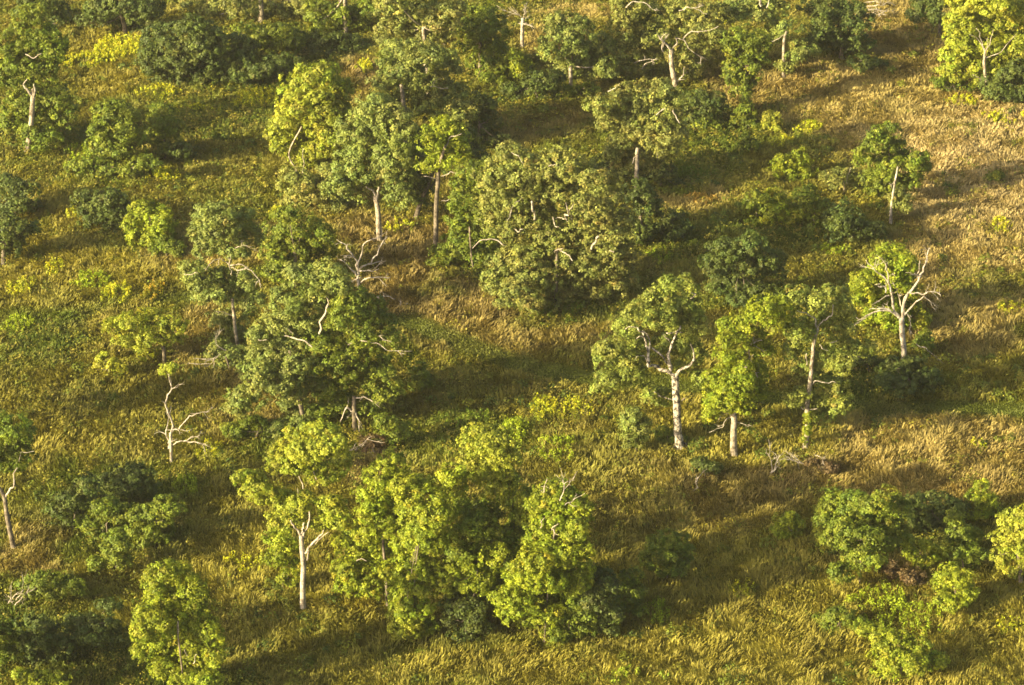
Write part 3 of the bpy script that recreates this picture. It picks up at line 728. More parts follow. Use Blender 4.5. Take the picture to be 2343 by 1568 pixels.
oak("oak with a pale trunk between the vine covered tree and the dark tree", (1793, 178), [(1700, 20, 40, 24), (1750, 20, 40, 26), (1660, 30, 30, 24), (1785, 60, 34, 24), (1835, 110, 30, 18), (1770, 75, 26, 20), (1800, 150, 24, 14), (1825, 130, 24, 16)], pal='oak',
    trunk=q('A3', (825, 480), (822, 350), (826, 250), (840, 200)), tr=(4, 2.6), branches=[(q('A3', (700, 265), (760, 262), (800, 240), (835, 205)), 1.6, .8), (q('A3', (680, 40), (670, 0)), 3, 3), (q('A3', (715, 50), (730, 0)), 2, 1.5)])
oak("dark dense tree at the top edge left of the dry slope", (1925, 135), [(1880, 20, 40, 26), (1930, 25, 44, 30), (1890, 60, 40, 30), (1950, 65, 40, 30), (1975, 35, 24, 24), (1910, 95, 44, 24), (1965, 100, 30, 20), (1870, 95, 24, 20)], pal='dark', bark='dark')
dead("bare fallen treetop of thin grey twigs at the top edge", (2015, 42), branches=[(q('A3', (1300, 60), (1380, 40), (1430, 35), (1485, 20)), 1.6, .5), (q('A3', (1310, 70), (1400, 60), (1480, 75)), 1.6, .5), (q('A3', (1340, 85), (1420, 95), (1470, 100)), 1.2, .4), (q('A3', (1330, 20), (1390, 10), (1440, -20)), 1.2, .4)], twigs=4)
shrub("olive shrub clump in dry grass below the dark dense tree", (1985, 165), [(1975, 140, 30, 16), (1998, 150, 22, 12)], pal='dark')
oak("dark tree at the top edge just left of the big bright tree", (2148, 82), [(2110, 10, 32, 24), (2140, 25, 28, 26), (2100, 35, 24, 18), (2150, 0, 26, 20)], pal='dark', trunk=[(2148, 82), (2150, 50), (2150, 10)], tr=(3.5, 3), bark='dark')
young("big bright tree in the top right corner with pale radiating limbs", (2262, 222),
    [(2215, 12, 44, 26), (2270, 5, 44, 28), (2320, 25, 40, 34), (2190, 55, 36, 34), (2240, 50, 48, 34), (2290, 65, 44, 34), (2340, 75, 34, 34), (2210, 100, 48, 32), (2270, 105, 46, 32), (2180, 130, 34, 24), (2320, 120, 40, 32), (2225, 145, 46, 26), (2190, 165, 36, 20), (2290, 150, 46, 28), (2240, 180, 34, 18)], pal='lime', dens=1.15, gap=-.4,
    trunk=q('A3', (2095, 520), (2092, 420), (2098, 330)), tr=(4, 3),
    branches=[(q('A3', (2095, 330), (2060, 260), (2000, 220)), 1.8, .8), (q('A3', (2095, 330), (2080, 270), (2040, 180)), 1.8, .8), (q('A3', (2100, 330), (2130, 280), (2148, 190)), 1.8, .8), (q('A3', (2098, 340), (2110, 290), (2115, 240)), 1.4, .7), (q('A3', (2100, 370), (2200, 330), (2290, 220)), 1.6, .7), (q('A3', (2090, 520), (2050, 490), (2020, 475)), 2, 1)])
shrub("dark green shrub at the right edge under the big bright tree", (2305, 232), [(2270, 190, 34, 24), (2315, 175, 36, 30), (2340, 205, 30, 28), (2295, 215, 44, 18)], pal='dark')
shrub("low shrub left of the foot of the big bright tree", (2195, 215), [(2175, 195, 28, 14), (2205, 200, 24, 14), (2150, 185, 18, 8)], pal='green')

# ------------------------------------------------------------------ middle band
oak("blue green oak above a pale forked trunk left of centre", (868, 550),
    [(850, 245, 44, 26), (900, 265, 40, 30), (810, 285, 38, 32), (860, 295, 44, 32), (915, 310, 38, 34), (790, 330, 34, 34), (840, 345, 44, 34), (895, 360, 42, 34), (800, 385, 40, 32), (850, 395, 44, 30), (910, 410, 36, 34), (940, 360, 30, 34), (820, 430, 40, 28), (905, 450, 36, 26), (775, 425, 34, 30)], pal='oak',
    trunk=q('A2', (310, 1515), (305, 1420), (298, 1320), (282, 1240)), tr=(6.5, 5.5), bark='pale', branches=[(q('A2', (285, 1250), (265, 1205), (225, 1185)), 3.5, 1.6), (q('A2', (295, 1280), (300, 1220), (305, 1185)), 4, 2.4)])
shrub("olive shrubby growth at the left foot of the blue green oak", (735, 478), [(680, 420, 44, 30), (725, 435, 44, 32), (770, 465, 34, 22), (690, 460, 44, 24), (750, 400, 30, 22)], pal='olive')
young("slender tree with yellow green top on a tall grey trunk by the great oak", (997, 578),
    [(1012, 275, 18, 14), (1000, 300, 34, 26), (1035, 310, 34, 30), (980, 325, 28, 22), (1010, 340, 40, 26), (1050, 345, 28, 26), (990, 370, 36, 20), (1030, 375, 34, 16)], pal='light',
    trunk=q('A2', (660, 1560), (668, 1330), (680, 1150), (690, 1050), (728, 920)), tr=(6, 3.2), bark='dark', autob=4,
    branches=[(q('A2', (728, 930), (765, 865), (830, 848)), 2, .9), (q('A2', (680, 1140), (640, 1125), (590, 1118)), 2.2, 1), (q('A2', (700, 1115), (760, 1088), (830, 1095)), 2, .9), (q('A2', (700, 1275), (740, 1270), (775, 1258)), 1.8, .8)])
oak("dark oak between the slender trunk and the great oak's left side", (950, 500), [(950, 330, 34, 34), (945, 400, 34, 34), (965, 440, 34, 30), (1060, 330, 36, 36), (1085, 370, 30, 26)], pal='dark', bark='dark')
oak("green oak with a yellowish upper bough at the left flank of the great oak", (1085, 622),
    [(1080, 400, 34, 28, None), (1105, 420, 24, 24), (1065, 450, 30, 26), (1100, 470, 40, 30), (1055, 500, 36, 30), (1110, 520, 36, 30), (1060, 545, 44, 30), (1105, 585, 36, 26), (1040, 580, 40, 24), (1010, 600, 28, 16), (1080, 605, 36, 16)], pal='green', tr=(2.4, 2), grow=1.2,
    branches=[(q('B3', (180, 920), (240, 860), (320, 845), (450, 915)), 1.2, 2.6, -14), (q('B3', (230, 685), (270, 700)), 2, 1.4)])
oak("greatest oak of the picture, wide olive crown to the ground with bleached limbs", (1270, 705),
    [(1165, 350, 26, 22), (1150, 395, 40, 34), (1200, 400, 40, 32), (1250, 395, 44, 30), (1295, 375, 44, 26), (1330, 410, 40, 34), (1145, 440, 40, 34), (1215, 435, 44, 28), (1275, 430, 46, 32), (1380, 420, 36, 26), (1150, 490, 40, 34), (1320, 455, 40, 26), (1360, 480, 46, 34), (1400, 510, 40, 36), (1225, 500, 44, 36, 36),
     (1180, 530, 30, 26), (1245, 545, 46, 34), (1300, 535, 44, 32), (1410, 560, 36, 32), (1360, 550, 40, 30), (1200, 575, 44, 34), (1270, 600, 46, 32), (1330, 595, 44, 34), (1170, 615, 44, 30), (1395, 600, 40, 32), (1430, 585, 32, 26), (1140, 645, 36, 30), (1220, 640, 44, 28), (1290, 655, 44, 26), (1350, 645, 44, 32), (1410, 645, 36, 30), (1180, 672, 44, 22), (1370, 685, 34, 22), (1240, 690, 44, 16)], pal='olive', autob=12, depth=.75, dens=1.05,
    tr=(4, 3), bark='dark', grow=1.3, push=0.1,
    branches=[(q('B3', (610, 520), (560, 530), (510, 580), (480, 650), (455, 700)), 2.2, .9, -70), (q('B3', (675, 690), (672, 630), (650, 550)), 3.6, 2.4, -50), (q('B3', (935, 705), (935, 620), (920, 560)), 3, 1.2, -60), (q('B3', (965, 690), (945, 620), (980, 570)), 2.6, .9, -60),
              (q('B3', (835, 685), (890, 680), (925, 690)), 1.6, 1.2, -60), (q('B3', (820, 690), (865, 750)), 2.2, 1.4, -70), (q('B3', (1110, 945), (1150, 880), (1180, 825)), 3.2, 2.6, -60), (q('B3', (845, 910), (880, 940), (930, 970), (970, 1020)), 2.2, 1.8, -70), (q('B3', (835, 965), (875, 940)), 1.2, .8, -70), (q('B3', (1280, 910), (1300, 950)), 2.2, 1.4, -60),
              (q('B3', (490, 750), (540, 790), (580, 770)), 2.4, 1.6, -50), (q('B3', (490, 160), (545, 190), (590, 260)), 1.3, .7, -20), (q('B3', (760, 280), (810, 262), (850, 268)), 1.2, .8, -60)])
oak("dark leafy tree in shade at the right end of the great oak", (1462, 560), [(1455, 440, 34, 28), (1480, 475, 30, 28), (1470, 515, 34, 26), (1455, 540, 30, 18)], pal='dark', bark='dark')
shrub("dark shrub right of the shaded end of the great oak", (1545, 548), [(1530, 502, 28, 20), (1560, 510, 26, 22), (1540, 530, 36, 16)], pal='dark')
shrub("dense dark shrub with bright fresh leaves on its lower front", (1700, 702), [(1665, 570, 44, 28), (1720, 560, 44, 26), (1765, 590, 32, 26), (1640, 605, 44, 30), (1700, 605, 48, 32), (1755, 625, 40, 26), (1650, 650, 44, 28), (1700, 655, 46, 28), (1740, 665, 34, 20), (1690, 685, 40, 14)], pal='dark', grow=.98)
oak("olive oak with dead arching limbs above a pale stem, left of centre", (546, 800),
    [(500, 485, 40, 22), (545, 500, 36, 26), (465, 520, 34, 26), (510, 530, 44, 28), (570, 540, 28, 28), (470, 560, 38, 26), (540, 570, 40, 22), (450, 620, 40, 24), (500, 640, 44, 26), (555, 645, 36, 26), (470, 670, 40, 24), (530, 685, 44, 26), (580, 690, 24, 22), (510, 730, 34, 22), (550, 745, 28, 24), (520, 770, 28, 20), (450, 655, 30, 20)], pal='oak',
    trunk=q('A4', (1510, 790), (1490, 680), (1478, 560), (1470, 470)), tr=(4.2, 3.2), bark='pale',
    branches=[(q('A4', (1455, 260), (1510, 250), (1590, 290), (1640, 350), (1650, 400)), 2.4, 1, -20), (q('A4', (1455, 265), (1400, 215), (1340, 240), (1300, 290)), 1.8, .7, -20), (q('A4', (1460, 270), (1500, 290), (1560, 280)), 1.6, .8, -20), (q('A4', (1460, 320), (1450, 260), (1460, 200)), 2, 1, -16), (q('A4', (1490, 150), (1540, 130), (1610, 135)), 1.4, .6, -14), (q('A4', (1165, 315), (1240, 300)), 1.2, .8, -30), (q('A4', (1470, 575), (1420, 555), (1370, 550)), 1.8, .8)], twigs=2)
oak("dark green tree in shadow right of the arching dead limbs", (680, 655), [(640, 530, 40, 28), (690, 520, 44, 28), (735, 540, 34, 30), (625, 575, 36, 32), (680, 570, 48, 34), (730, 585, 36, 28), (650, 615, 44, 26), (705, 620, 40, 24), (660, 490, 30, 18), (620, 625, 26, 18)], pal='green', bark='dark')
shrub("narrow olive shrub at the foot of the arching limb oak with grey dead twigs", (528, 850), [(505, 800, 30, 24), (535, 815, 26, 28), (510, 835, 26, 16)], pal='oak', branches=[(q('A4', (1430, 795), (1370, 760), (1355, 720)), 1.6, .8), (q('A4', (1400, 820), (1340, 850), (1285, 850)), 1, .4), (q('A4', (1390, 815), (1340, 880), (1310, 900)), 1, .4)], twigs=3)
oak("large grey green oak with one pale limb, left half of a joined pair", (700, 985),
    [(755, 630, 34, 24), (700, 645, 44, 28), (740, 665, 34, 30), (665, 690, 36, 30), (715, 700, 44, 30), (640, 730, 40, 30), (690, 745, 44, 28), (610, 770, 36, 30), (655, 785, 44, 32), (620, 820, 44, 34), (670, 835, 44, 30), (595, 865, 40, 30), (640, 880, 44, 28), (690, 890, 36, 28), (560, 910, 34, 22), (540, 935, 24, 14), (660, 945, 44, 28), (690, 975, 40, 24), (640, 990, 34, 24), (780, 645, 24, 22)], pal='oak',
    tr=(6, 4), bark='dark', depth=.7, grow=1.24,
    branches=[(q('A4', (2020, 690), (2035, 600), (2080, 500), (2060, 450)), 3, 1.6), (q('A4', (1800, 705), (1850, 715), (1900, 730), (1975, 775)), 2, 3.2), (q('A4', (1820, 660), (1860, 690)), 1.2, 1), (q('A4', (1635, 730), (1690, 730)), 1.6, 1)])
oak("brighter green oak on a gnarled grey trunk, right half of a joined pair", (812, 985),
    [(805, 690, 34, 24), (845, 705, 36, 26), (790, 730, 44, 28), (840, 745, 44, 30), (880, 740, 30, 26), (900, 775, 22, 22), (760, 780, 40, 30), (815, 790, 46, 30), (740, 830, 34, 30), (790, 835, 44, 30), (850, 825, 40, 30), (760, 880, 40, 28), (830, 870, 44, 28), (880, 870, 34, 28), (770, 920, 40, 24), (890, 905, 26, 20), (745, 940, 30, 18), (840, 925, 30, 22)], pal='green', depth=.6,
    trunk=q('A5', (155, 1300), (150, 1190), (150, 1090)), tr=(6, 4.5), bark='dark', flare=1.3, grow=1.22,
    branches=[(q('A5', (150, 1190), (100, 1160), (60, 1250)), 3, 1, -12), (q('A5', (155, 1180), (175, 1230), (180, 1290)), 3, 1.2, -14), (q('A5', (150, 1100), (210, 1090), (270, 1120)), 3, 1.4, -8), (q('A5', (305, 705), (340, 730), (385, 745)), 1.4, .7, -20), (q('A5', (190, 735), (290, 750), (370, 800), (520, 800)), 1.6, .6, -24), (q('A5', (110, 760), (140, 750)), 1.0, .7, -20)], twigs=2)
shrub("leafy shrub right of the gnarled trunk beside the red brush", (905, 1018), [(885, 965, 26, 20), (910, 985, 28, 22), (890, 1000, 30, 16)], pal='green')
shrub("dark bramble of brown twigs under the gnarled trunk", (850, 1045), [(840, 1015, 30, 20), (865, 1035, 26, 14)], pal='brown', gap=0.0, branches=[(q('A5', (190, 1480), (250, 1440), (285, 1480)), 1.3, .6), (q('A5', (110, 1430), (180, 1400), (260, 1340)), 1.3, .6)], twigs=4)
shrub("small dark shrub in shade right of the joined pair of oaks", (965, 895), [(955, 850, 22, 18), (972, 870, 26, 18), (950, 880, 22, 12)], pal='green')
dead("white bare dead tree with spread antler limbs left of centre", (826, 700), trunk=[(826, 700), (822, 665), (818, 640)], tr=(4, 3.4), flare=1.2,
    branches=[(q('A5', (172, 350), (175, 285), (160, 220), (100, 130), (40, 95)), 3.4, .9, 6), (q('A5', (175, 285), (195, 190), (225, 110), (290, 90)), 2.6, .8, -10), (q('A5', (175, 295), (260, 240), (300, 180), (320, 130), (360, 75)), 2.6, .7, 20), (q('A5', (168, 330), (120, 270), (60, 220)), 2.4, .8, -16), (q('A5', (175, 298), (240, 290), (305, 280)), 2, .9, -20), (q('A5', (190, 368), (250, 335), (320, 335), (382, 332)), 2.4, .9, -22), (q('A5', (155, 210), (120, 195), (85, 200)), 1.4, .7), (q('A5', (230, 255), (330, 230)), 1.3, .6, 16), (q('A5', (130, 360), (160, 350)), 1.6, 1.4)], twigs=1)
dead("long fallen grey limb lying in grass right of the white bare tree", (895, 705), branches=[(q('A5', (290, 460), (350, 455), (410, 470)), 1.6, .7, 0), (q('A5', (340, 548), (400, 535), (490, 498)), 1.4, .6, 0)], twigs=2)
shrub("small yellow green tree with a short dark trunk in the left meadow", (376, 835), [(300, 735, 34, 22), (270, 745, 30, 18), (350, 730, 34, 22), (395, 745, 30, 24), (310, 765, 40, 24), (360, 770, 44, 26), (285, 775, 30, 16), (340, 795, 36, 20), (395, 780, 24, 18), (250, 735, 18, 12)], pal='lime', trunk=[(376, 835), (374, 800), (365, 765)], tr=(4.5, 3.5), bark='dark', gap=-.15)
shrub("small yellowish weed bush left of the short dark trunk", (250, 862), [(245, 825, 24, 20), (262, 840, 24, 16), (232, 845, 18, 12)], pal='yellow', gap=-.1)
dead("slim bare dead tree with a leafy tip in the left meadow", (392, 1056), trunk=q('A4', (1085, 1500), (1082, 1400), (1078, 1320)), tr=(3.6, 3), flare=1.2, crown=[(384, 850, 14, 12), (392, 842, 10, 10)], pal='light', autob=0,
    branches=[(q('A4', (1078, 1330), (1075, 1210), (1050, 1150), (1060, 1080), (1085, 1045), (1070, 970), (1068, 940)), 2.8, .8, 6), (q('A4', (1090, 1315), (1140, 1280), (1200, 1210), (1260, 1195), (1325, 1185)), 2, .6, -8), (q('A4', (1095, 1395), (1130, 1375), (1175, 1370), (1210, 1345), (1265, 1337)), 2, .7, -14), (q('A4', (1165, 1370), (1220, 1375), (1285, 1387)), 1.6, .7, -14), (q('A4', (1050, 1150), (1025, 1120)), 1.4, .6), (q('A4', (1068, 1420), (1050, 1310), (1062, 1270)), 2.2, 1.4, 10), (q('A4', (1060, 1300), (1110, 1295), (1160, 1300)), 1.2, .6, -8), (q('A4', (1085, 1045), (1130, 1020)), 1, .5)], twigs=1)
shrub("low leafy shrub behind the slender dead tree's foot", (575, 1010), [(540, 985, 34, 18), (580, 975, 34, 22), (610, 990, 30, 18), (640, 1000, 30, 20)], pal='green')
oak("leaning tree on the left edge with a smooth grey trunk", (31, 1252), [(25, 975, 36, 26), (55, 1000, 26, 26), (20, 1025, 40, 26), (55, 1040, 26, 20), (0, 1060, 34, 24), (-30, 1010, 34, 40), (38, 1065, 22, 14)], pal='green', grow=1.2,
    trunk=q('A7', (85, 630), (62, 520), (42, 420), (28, 320), (-10, 250)), tr=(6, 4.2), bark='dark', branches=[(q('A7', (32, 330), (60, 275), (88, 250), (110, 130)), 3, 1.4), (q('A4', (120, 1500), (135, 1440), (215, 1435)), 1.4, .7)])

# ------------------------------------------------------------------ right of centre: the row of oaks
oak("bare limbed oak with a thick speckled trunk, leftmost of the row right of centre", (1555, 1024),
    [(1530, 655, 26, 22), (1568, 655, 26, 22), (1500, 690, 36, 28), (1545, 690, 36, 26), (1578, 700, 30, 24), (1455, 715, 34, 26), (1505, 730, 40, 26), (1560, 735, 38, 28), (1430, 750, 28, 24), (1590, 745, 26, 28), (1400, 790, 36, 26), (1440, 785, 36, 26), (1565, 785, 36, 30), (1385, 815, 28, 24), (1425, 830, 40, 28), (1590, 810, 26, 26), (1400, 865, 40, 24), (1450, 855, 34, 22), (1480, 900, 30, 22), (1510, 915, 26, 22), (1375, 888, 24, 14), (1555, 840, 22, 18, 26), (1605, 865, 26, 20), (1515, 785, 30, 24)], pal='sunny', push=1.3, bark='speck', tr=(9.5, 8), flare=2.0, autob=5,
    trunk=q('B1', (765, 1450), (758, 1300), (750, 1100), (742, 980), (740, 890)),
    branches=[(q('B1', (735, 900), (690, 850), (620, 830), (525, 805), (525, 700), (512, 620), (490, 560), (440, 500), (385, 495), (345, 515)), 5.5, .9, -4), (q('B1', (525, 700), (535, 600), (515, 550), (480, 525)), 2.4, 1.8, -4), (q('B1', (695, 830), (650, 740), (590, 690), (550, 655)), 3, 1.5, 6), (q('B1', (700, 840), (688, 700), (710, 640), (750, 545), (780, 490)), 4.6, 1.8, -10), (q('B1', (705, 630), (680, 590), (640, 555)), 2.2, 1.2), (q('B1', (670, 545), (740, 532), (800, 540)), 1.6, 1.2),
              (q('B1', (740, 880), (790, 830), (855, 800), (890, 745), (878, 670), (862, 630)), 4.6, 1.6, -8), (q('B1', (525, 780), (490, 725), (440, 725), (415, 765)), 2, .6), (q('B1', (500, 575), (460, 570), (425, 605)), 1.8, .7), (q('B1', (790, 1080), (820, 1060)), 2.4, 1.6, -6, 'dark'), (q('B1', (720, 1070), (640, 1050), (570, 1010)), 1.4, .7), (q('B1', (860, 270), (905, 240), (865, 222)), 1.3, 1, -30)], twigs=0)
shrub("small leafy shrub left of the thick speckled trunk", (1458, 1036), [(1455, 955, 26, 18), (1440, 980, 22, 20), (1470, 975, 22, 20), (1450, 1008, 26, 18)], pal='oak')
shrub("low dark shrub touching the foot of the speckled trunk", (1528, 1015), [(1518, 990, 22, 16), (1535, 1000, 18, 12)], pal='green')
oak("leafy oak on a pale smooth trunk, second in the row right of centre", (1678, 1040),
    [(1710, 735, 36, 24), (1680, 760, 36, 26), (1745, 700, 36, 24), (1785, 700, 28, 22), (1725, 770, 34, 24), (1770, 730, 34, 24), (1800, 735, 22, 20), (1665, 785, 24, 24), (1740, 800, 26, 22)] + [(1660, 815, 28, 26), (1690, 835, 36, 30, -16), (1650, 860, 32, 30), (1695, 875, 42, 32, -16), (1725, 855, 30, 28), (1635, 890, 28, 30), (1670, 910, 36, 26, -16), (1720, 895, 32, 24), (1650, 930, 30, 24, -16), (1630, 925, 24, 20), (1690, 925, 30, 18, -16), (1625, 950, 20, 16)], pal='light', push=.8, bark='pale', tr=(8.5, 3.5), flare=1.5, autob=5,
    trunk=q('B1', (1203, 1505), (1200, 1350), (1205, 1200), (1215, 1110), (1240, 960), (1305, 800)),
    branches=[(q('B1', (1310, 760), (1325, 680), (1345, 620), (1360, 580)), 2.8, 1.8, -4, 'pale'), (q('B1', (1330, 650), (1380, 605), (1425, 600)), 1.8, .9), (q('B1', (1345, 635), (1395, 660)), 1.6, .9), (q('B1', (1320, 690), (1240, 710)), 1.2, .6), (q('B1', (1320, 750), (1360, 715)), 1.3, .7), (q('B1', (1355, 840), (1390, 890)), 2.8, 2, -30), (q('B1', (1210, 1130), (1270, 1085), (1355, 1095)), 2, .8), (q('B1', (1185, 1210), (1140, 1230), (1110, 1290), (1005, 1330)), 1.5, .6), (q('B1', (1165, 1180), (1110, 1190), (1070, 1245)), 1.3, .6), (q('B1', (1220, 1250), (1270, 1260), (1320, 1285)), 1.3, .6), (q('B1', (1175, 1200), (1165, 1130), (1190, 1080)), 2.6, 1.8)], twigs=1)
oak("oak with a vine wrapped lower trunk and two pale crooked tops, third in the row", (1841, 1024),
    [(1895, 680, 36, 24), (1860, 690, 28, 22), (1925, 705, 28, 24), (1815, 672, 32, 18), (1790, 690, 24, 18), (1925, 745, 38, 24), (1895, 735, 30, 22), (1825, 770, 30, 28), (1850, 750, 28, 24), (1810, 800, 24, 24), (1920, 790, 36, 20), (1970, 795, 34, 20), (1895, 825, 38, 26), (1925, 840, 26, 24), (1880, 860, 36, 24), (1915, 880, 32, 20), (1840, 840, 26, 22, 24), (1900, 910, 40, 22), (1870, 925, 34, 20), (1820, 905, 30, 22), (1925, 930, 28, 16), (1880, 950, 30, 14)], pal='sunny', push=1.2, bark='pale', tr=(6.5, 3.4), flare=1.5, autob=4,
    trunk=q('A6', (958, 1412), (975, 1290), (972, 1150), (990, 1000), (1005, 850), (1012, 760), (1038, 660)),
    branches=[(q('A6', (1030, 650), (1020, 595), (970, 562), (910, 545)), 2.8, 1.2), (q('A6', (1038, 660), (1075, 605), (1125, 580), (1135, 510)), 2.6, 1.2), (q('A6', (970, 890), (968, 815)), 2, 1.2), (q('A6', (985, 1030), (1020, 990), (1080, 1000), (1160, 1005)), 2.4, 1), (q('A6', (970, 1180), (930, 1150)), 2.2, 1.2), (q('A6', (985, 1175), (1035, 1165)), 2.2, 1.2), (q('A6', (1115, 750), (1160, 735)), 1.6, 1), (q('A6', (1050, 760), (1080, 790), (1105, 800)), 1.6, .9), (q('A6', (1190, 825), (1260, 840), (1310, 832)), 1.4, .8)],
    ivy=[(1846, 985, 10, 20), (1847, 955, 10, 16), (1843, 1008, 9, 12)], pal2='light')
dead("grey dead tree with raised bare limbs in front of a yellow green bush", (2068, 832), trunk=q('A6', (1585, 880), (1582, 780), (1572, 680), (1570, 590)), tr=(6, 6), flare=1.2,
    branches=[(q('A6', (1555, 590), (1520, 540), (1505, 440), (1480, 360), (1400, 290), (1345, 225)), 4, .9, 8), (q('A6', (1495, 380), (1480, 300), (1468, 250)), 1.8, .9), (q('A6', (1540, 580), (1495, 540), (1440, 530), (1365, 538)), 2.6, .9, -10), (q('A6', (1500, 548), (1430, 545), (1340, 580), (1288, 610)), 2.6, 1, -18), (q('A6', (1575, 600), (1590, 470), (1655, 385), (1705, 300), (1730, 200), (1745, 148)), 4.6, 1, 10), (q('A6', (1580, 510), (1610, 430), (1700, 445), (1740, 425), (1812, 436)), 2.4, 1.2, -6), (q('A6', (1590, 570), (1650, 500), (1710, 455), (1755, 492)), 2.4, .8, -14),
              (q('A6', (1490, 450), (1465, 455)), 1.6, 1.2), (q('A6', (1470, 430), (1465, 395), (1420, 390)), 2.2, 1.4), (q('A6', (1690, 330), (1650, 310)), 1.4, .8), (q('A6', (1670, 340), (1680, 275)), 1.4, .8), (q('A6', (1590, 560), (1560, 480), (1545, 440)), 2, .8, 10), (q('A6', (1600, 560), (1625, 620), (1620, 700)), 1.2, .5), (q('A6', (1660, 755), (1735, 798)), 1.4, .9, -20)], twigs=1)
shrub("yellow green leafy bush rising behind the grey dead tree", (2035, 755), [(2045, 575, 30, 20), (2030, 600, 34, 24), (2070, 605, 28, 26), (2010, 625, 30, 22), (2050, 635, 40, 28), (1985, 650, 30, 26), (2025, 670, 40, 30), (2075, 660, 26, 26), (1980, 690, 32, 26), (2030, 715, 40, 28), (2075, 700, 24, 24), (2000, 735, 34, 20), (2100, 730, 26, 24), (1970, 660, 24, 22), (2060, 745, 36, 22)], grow=1.1, pal='light', gap=-.4, dens=1.1)
shrub("dark broad shrub at the foot of the grey dead tree", (2085, 905), [(2050, 845, 36, 24), (2095, 845, 36, 26), (2125, 865, 26, 20), (2070, 880, 44, 22), (2110, 890, 30, 14), (2030, 870, 28, 20)], pal='dark')
shrub("small dark shrub between the third oak and the grey dead tree", (1990, 850), [(1975, 825, 28, 18), (2000, 835, 22, 14)], pal='dark')
shrub("mid green shrub right of the grey dead tree's trunk", (2112, 812), [(2110, 775, 20, 16), (2118, 795, 18, 14)], pal='green')
shrub("fern like green tree right of centre behind the leafy pale snag", (2045, 458), [(2005, 305, 26, 16), (2035, 300, 26, 16), (2020, 330, 40, 20), (1985, 350, 26, 18), (2050, 350, 36, 22), (2095, 355, 28, 14), (2005, 375, 40, 22), (2065, 380, 44, 22), (2105, 385, 20, 16), (1990, 410, 30, 24), (2035, 415, 40, 24), (2080, 415, 34, 22), (2000, 440, 28, 14)], pal='green', tr=(3.2, 2.2))
dead("pale broken snag tufted with leaves halfway up, before the fern like tree", (2037, 512), trunk=q('A3', (1500, 1418), (1505, 1300), (1525, 1170), (1545, 1058)), tr=(3.6, 1.8), flare=1.2, crown=[(2050, 440, 14, 12), (2060, 458, 22, 18), (2050, 475, 18, 14), (2072, 475, 14, 12), (2042, 455, 10, 10)], pal='olive', autob=0,
    branches=[(q('A3', (1530, 1140), (1512, 1165)), 1.2, .8)])
shrub("olive grey shrub with a dead stem left of the fern like tree", (1925, 445), [(1905, 405, 26, 16), (1945, 400, 22, 18), (1925, 425, 34, 16), (1955, 425, 20, 14)], pal='olive', branches=[(q('A3', (1225, 1165), (1228, 1110), (1250, 1062)), 1.4, .8)])
shrub("feathery yellow green shrub above the long thicket on the right", (1815, 410), [(1800, 372, 30, 14), (1830, 360, 24, 16), (1800, 392, 34, 14), (1840, 392, 26, 14), (1825, 405, 24, 10)], pal='light', gap=-.2)
shrub("left end shrub of the long thicket below the feathery shrub, with lime tips", (1735, 505), [(1725, 455, 24, 18), (1750, 470, 28, 20), (1725, 485, 26, 18), (1700, 470, 14, 12)], pal='green')
shrub("lime tipped shrub in the middle of the long right thicket", (1790, 520), [(1775, 450, 22, 18), (1790, 475, 28, 22), (1770, 490, 24, 20), (1815, 490, 28, 20), (1795, 505, 34, 14)], pal='light')
shrub("mid green shrub right of middle in the long right thicket", (1865, 528), [(1845, 450, 30, 22), (1875, 470, 32, 24), (1850, 490, 30, 22), (1885, 500, 28, 20), (1865, 515, 36, 12)], pal='green')
shrub("dark shrub at the right end of the long right thicket", (1945, 550), [(1920, 480, 30, 24), (1945, 505, 34, 24), (1910, 515, 34, 20), (1975, 525, 30, 18), (1940, 535, 44, 12), (2005, 525, 22, 14)], pal='dark')
shrub("tiny dark bush alone in the pale grass at the right edge", (2268, 415), [(2265, 405, 14, 8), (2282, 402, 10, 7)], pal='green')
shrub("small tidy bush in grass right of the round olive oak", (1712, 352), [(1705, 328, 22, 14), (1722, 332, 16, 12)], pal='green')
shrub("low green bush left of the tidy bush right of the round olive oak", (1622, 300), [(1610, 282, 26, 14), (1640, 288, 22, 10)], pal='green')

# ------------------------------------------------------------------ lower band
young("bright yellow green tree with a tall smooth white trunk, lower left of centre", (693, 1391),
    [(690, 995, 40, 22), (735, 990, 40, 22), (660, 1025, 36, 26), (705, 1025, 44, 26), (750, 1020, 44, 28), (635, 1060, 30, 20), (680, 1060, 40, 24), (560, 1095, 22, 20), (590, 1105, 32, 22), (615, 1135, 36, 22), (575, 1125, 26, 18), (650, 1150, 36, 26), (640, 1190, 34, 24), (690, 1150, 34, 26, 22), (685, 1190, 24, 18, 24), (760, 1160, 30, 22), (770, 1190, 28, 22), (740, 1195, 24, 20), (740, 1085, 36, 24, 26), (780, 1060, 26, 22)], pal='lime', dens=1.1, autob=7,
    trunk=q('B2', (620, 1465), (618, 1300), (622, 1150), (612, 1000), (605, 890)), tr=(7, 5), bark='dead', flare=1.25,
    branches=[(q('B2', (600, 900), (580, 850), (545, 810), (520, 770)), 3.2, 1.6, -4), (q('B2', (605, 900), (615, 840), (630, 790)), 3.4, 2, -4), (q('B2', (620, 900), (645, 840), (668, 775), (668, 700)), 3.2, 1.6, 0), (q('B2', (630, 1030), (670, 980), (730, 920), (780, 850)), 3.4, 2, -4), (q('B2', (690, 970), (760, 910), (820, 862)), 2, 1.2, -8), (q('B2', (650, 1085), (665, 1010)), 2.8, 2.4, -5), (q('B2', (585, 420), (615, 480), (620, 520)), 1.8, 1.6, -4), (q('B2', (700, 380), (720, 490)), 2, 1.4, 0), (q('B2', (575, 520), (580, 560)), 1.4, 1)])
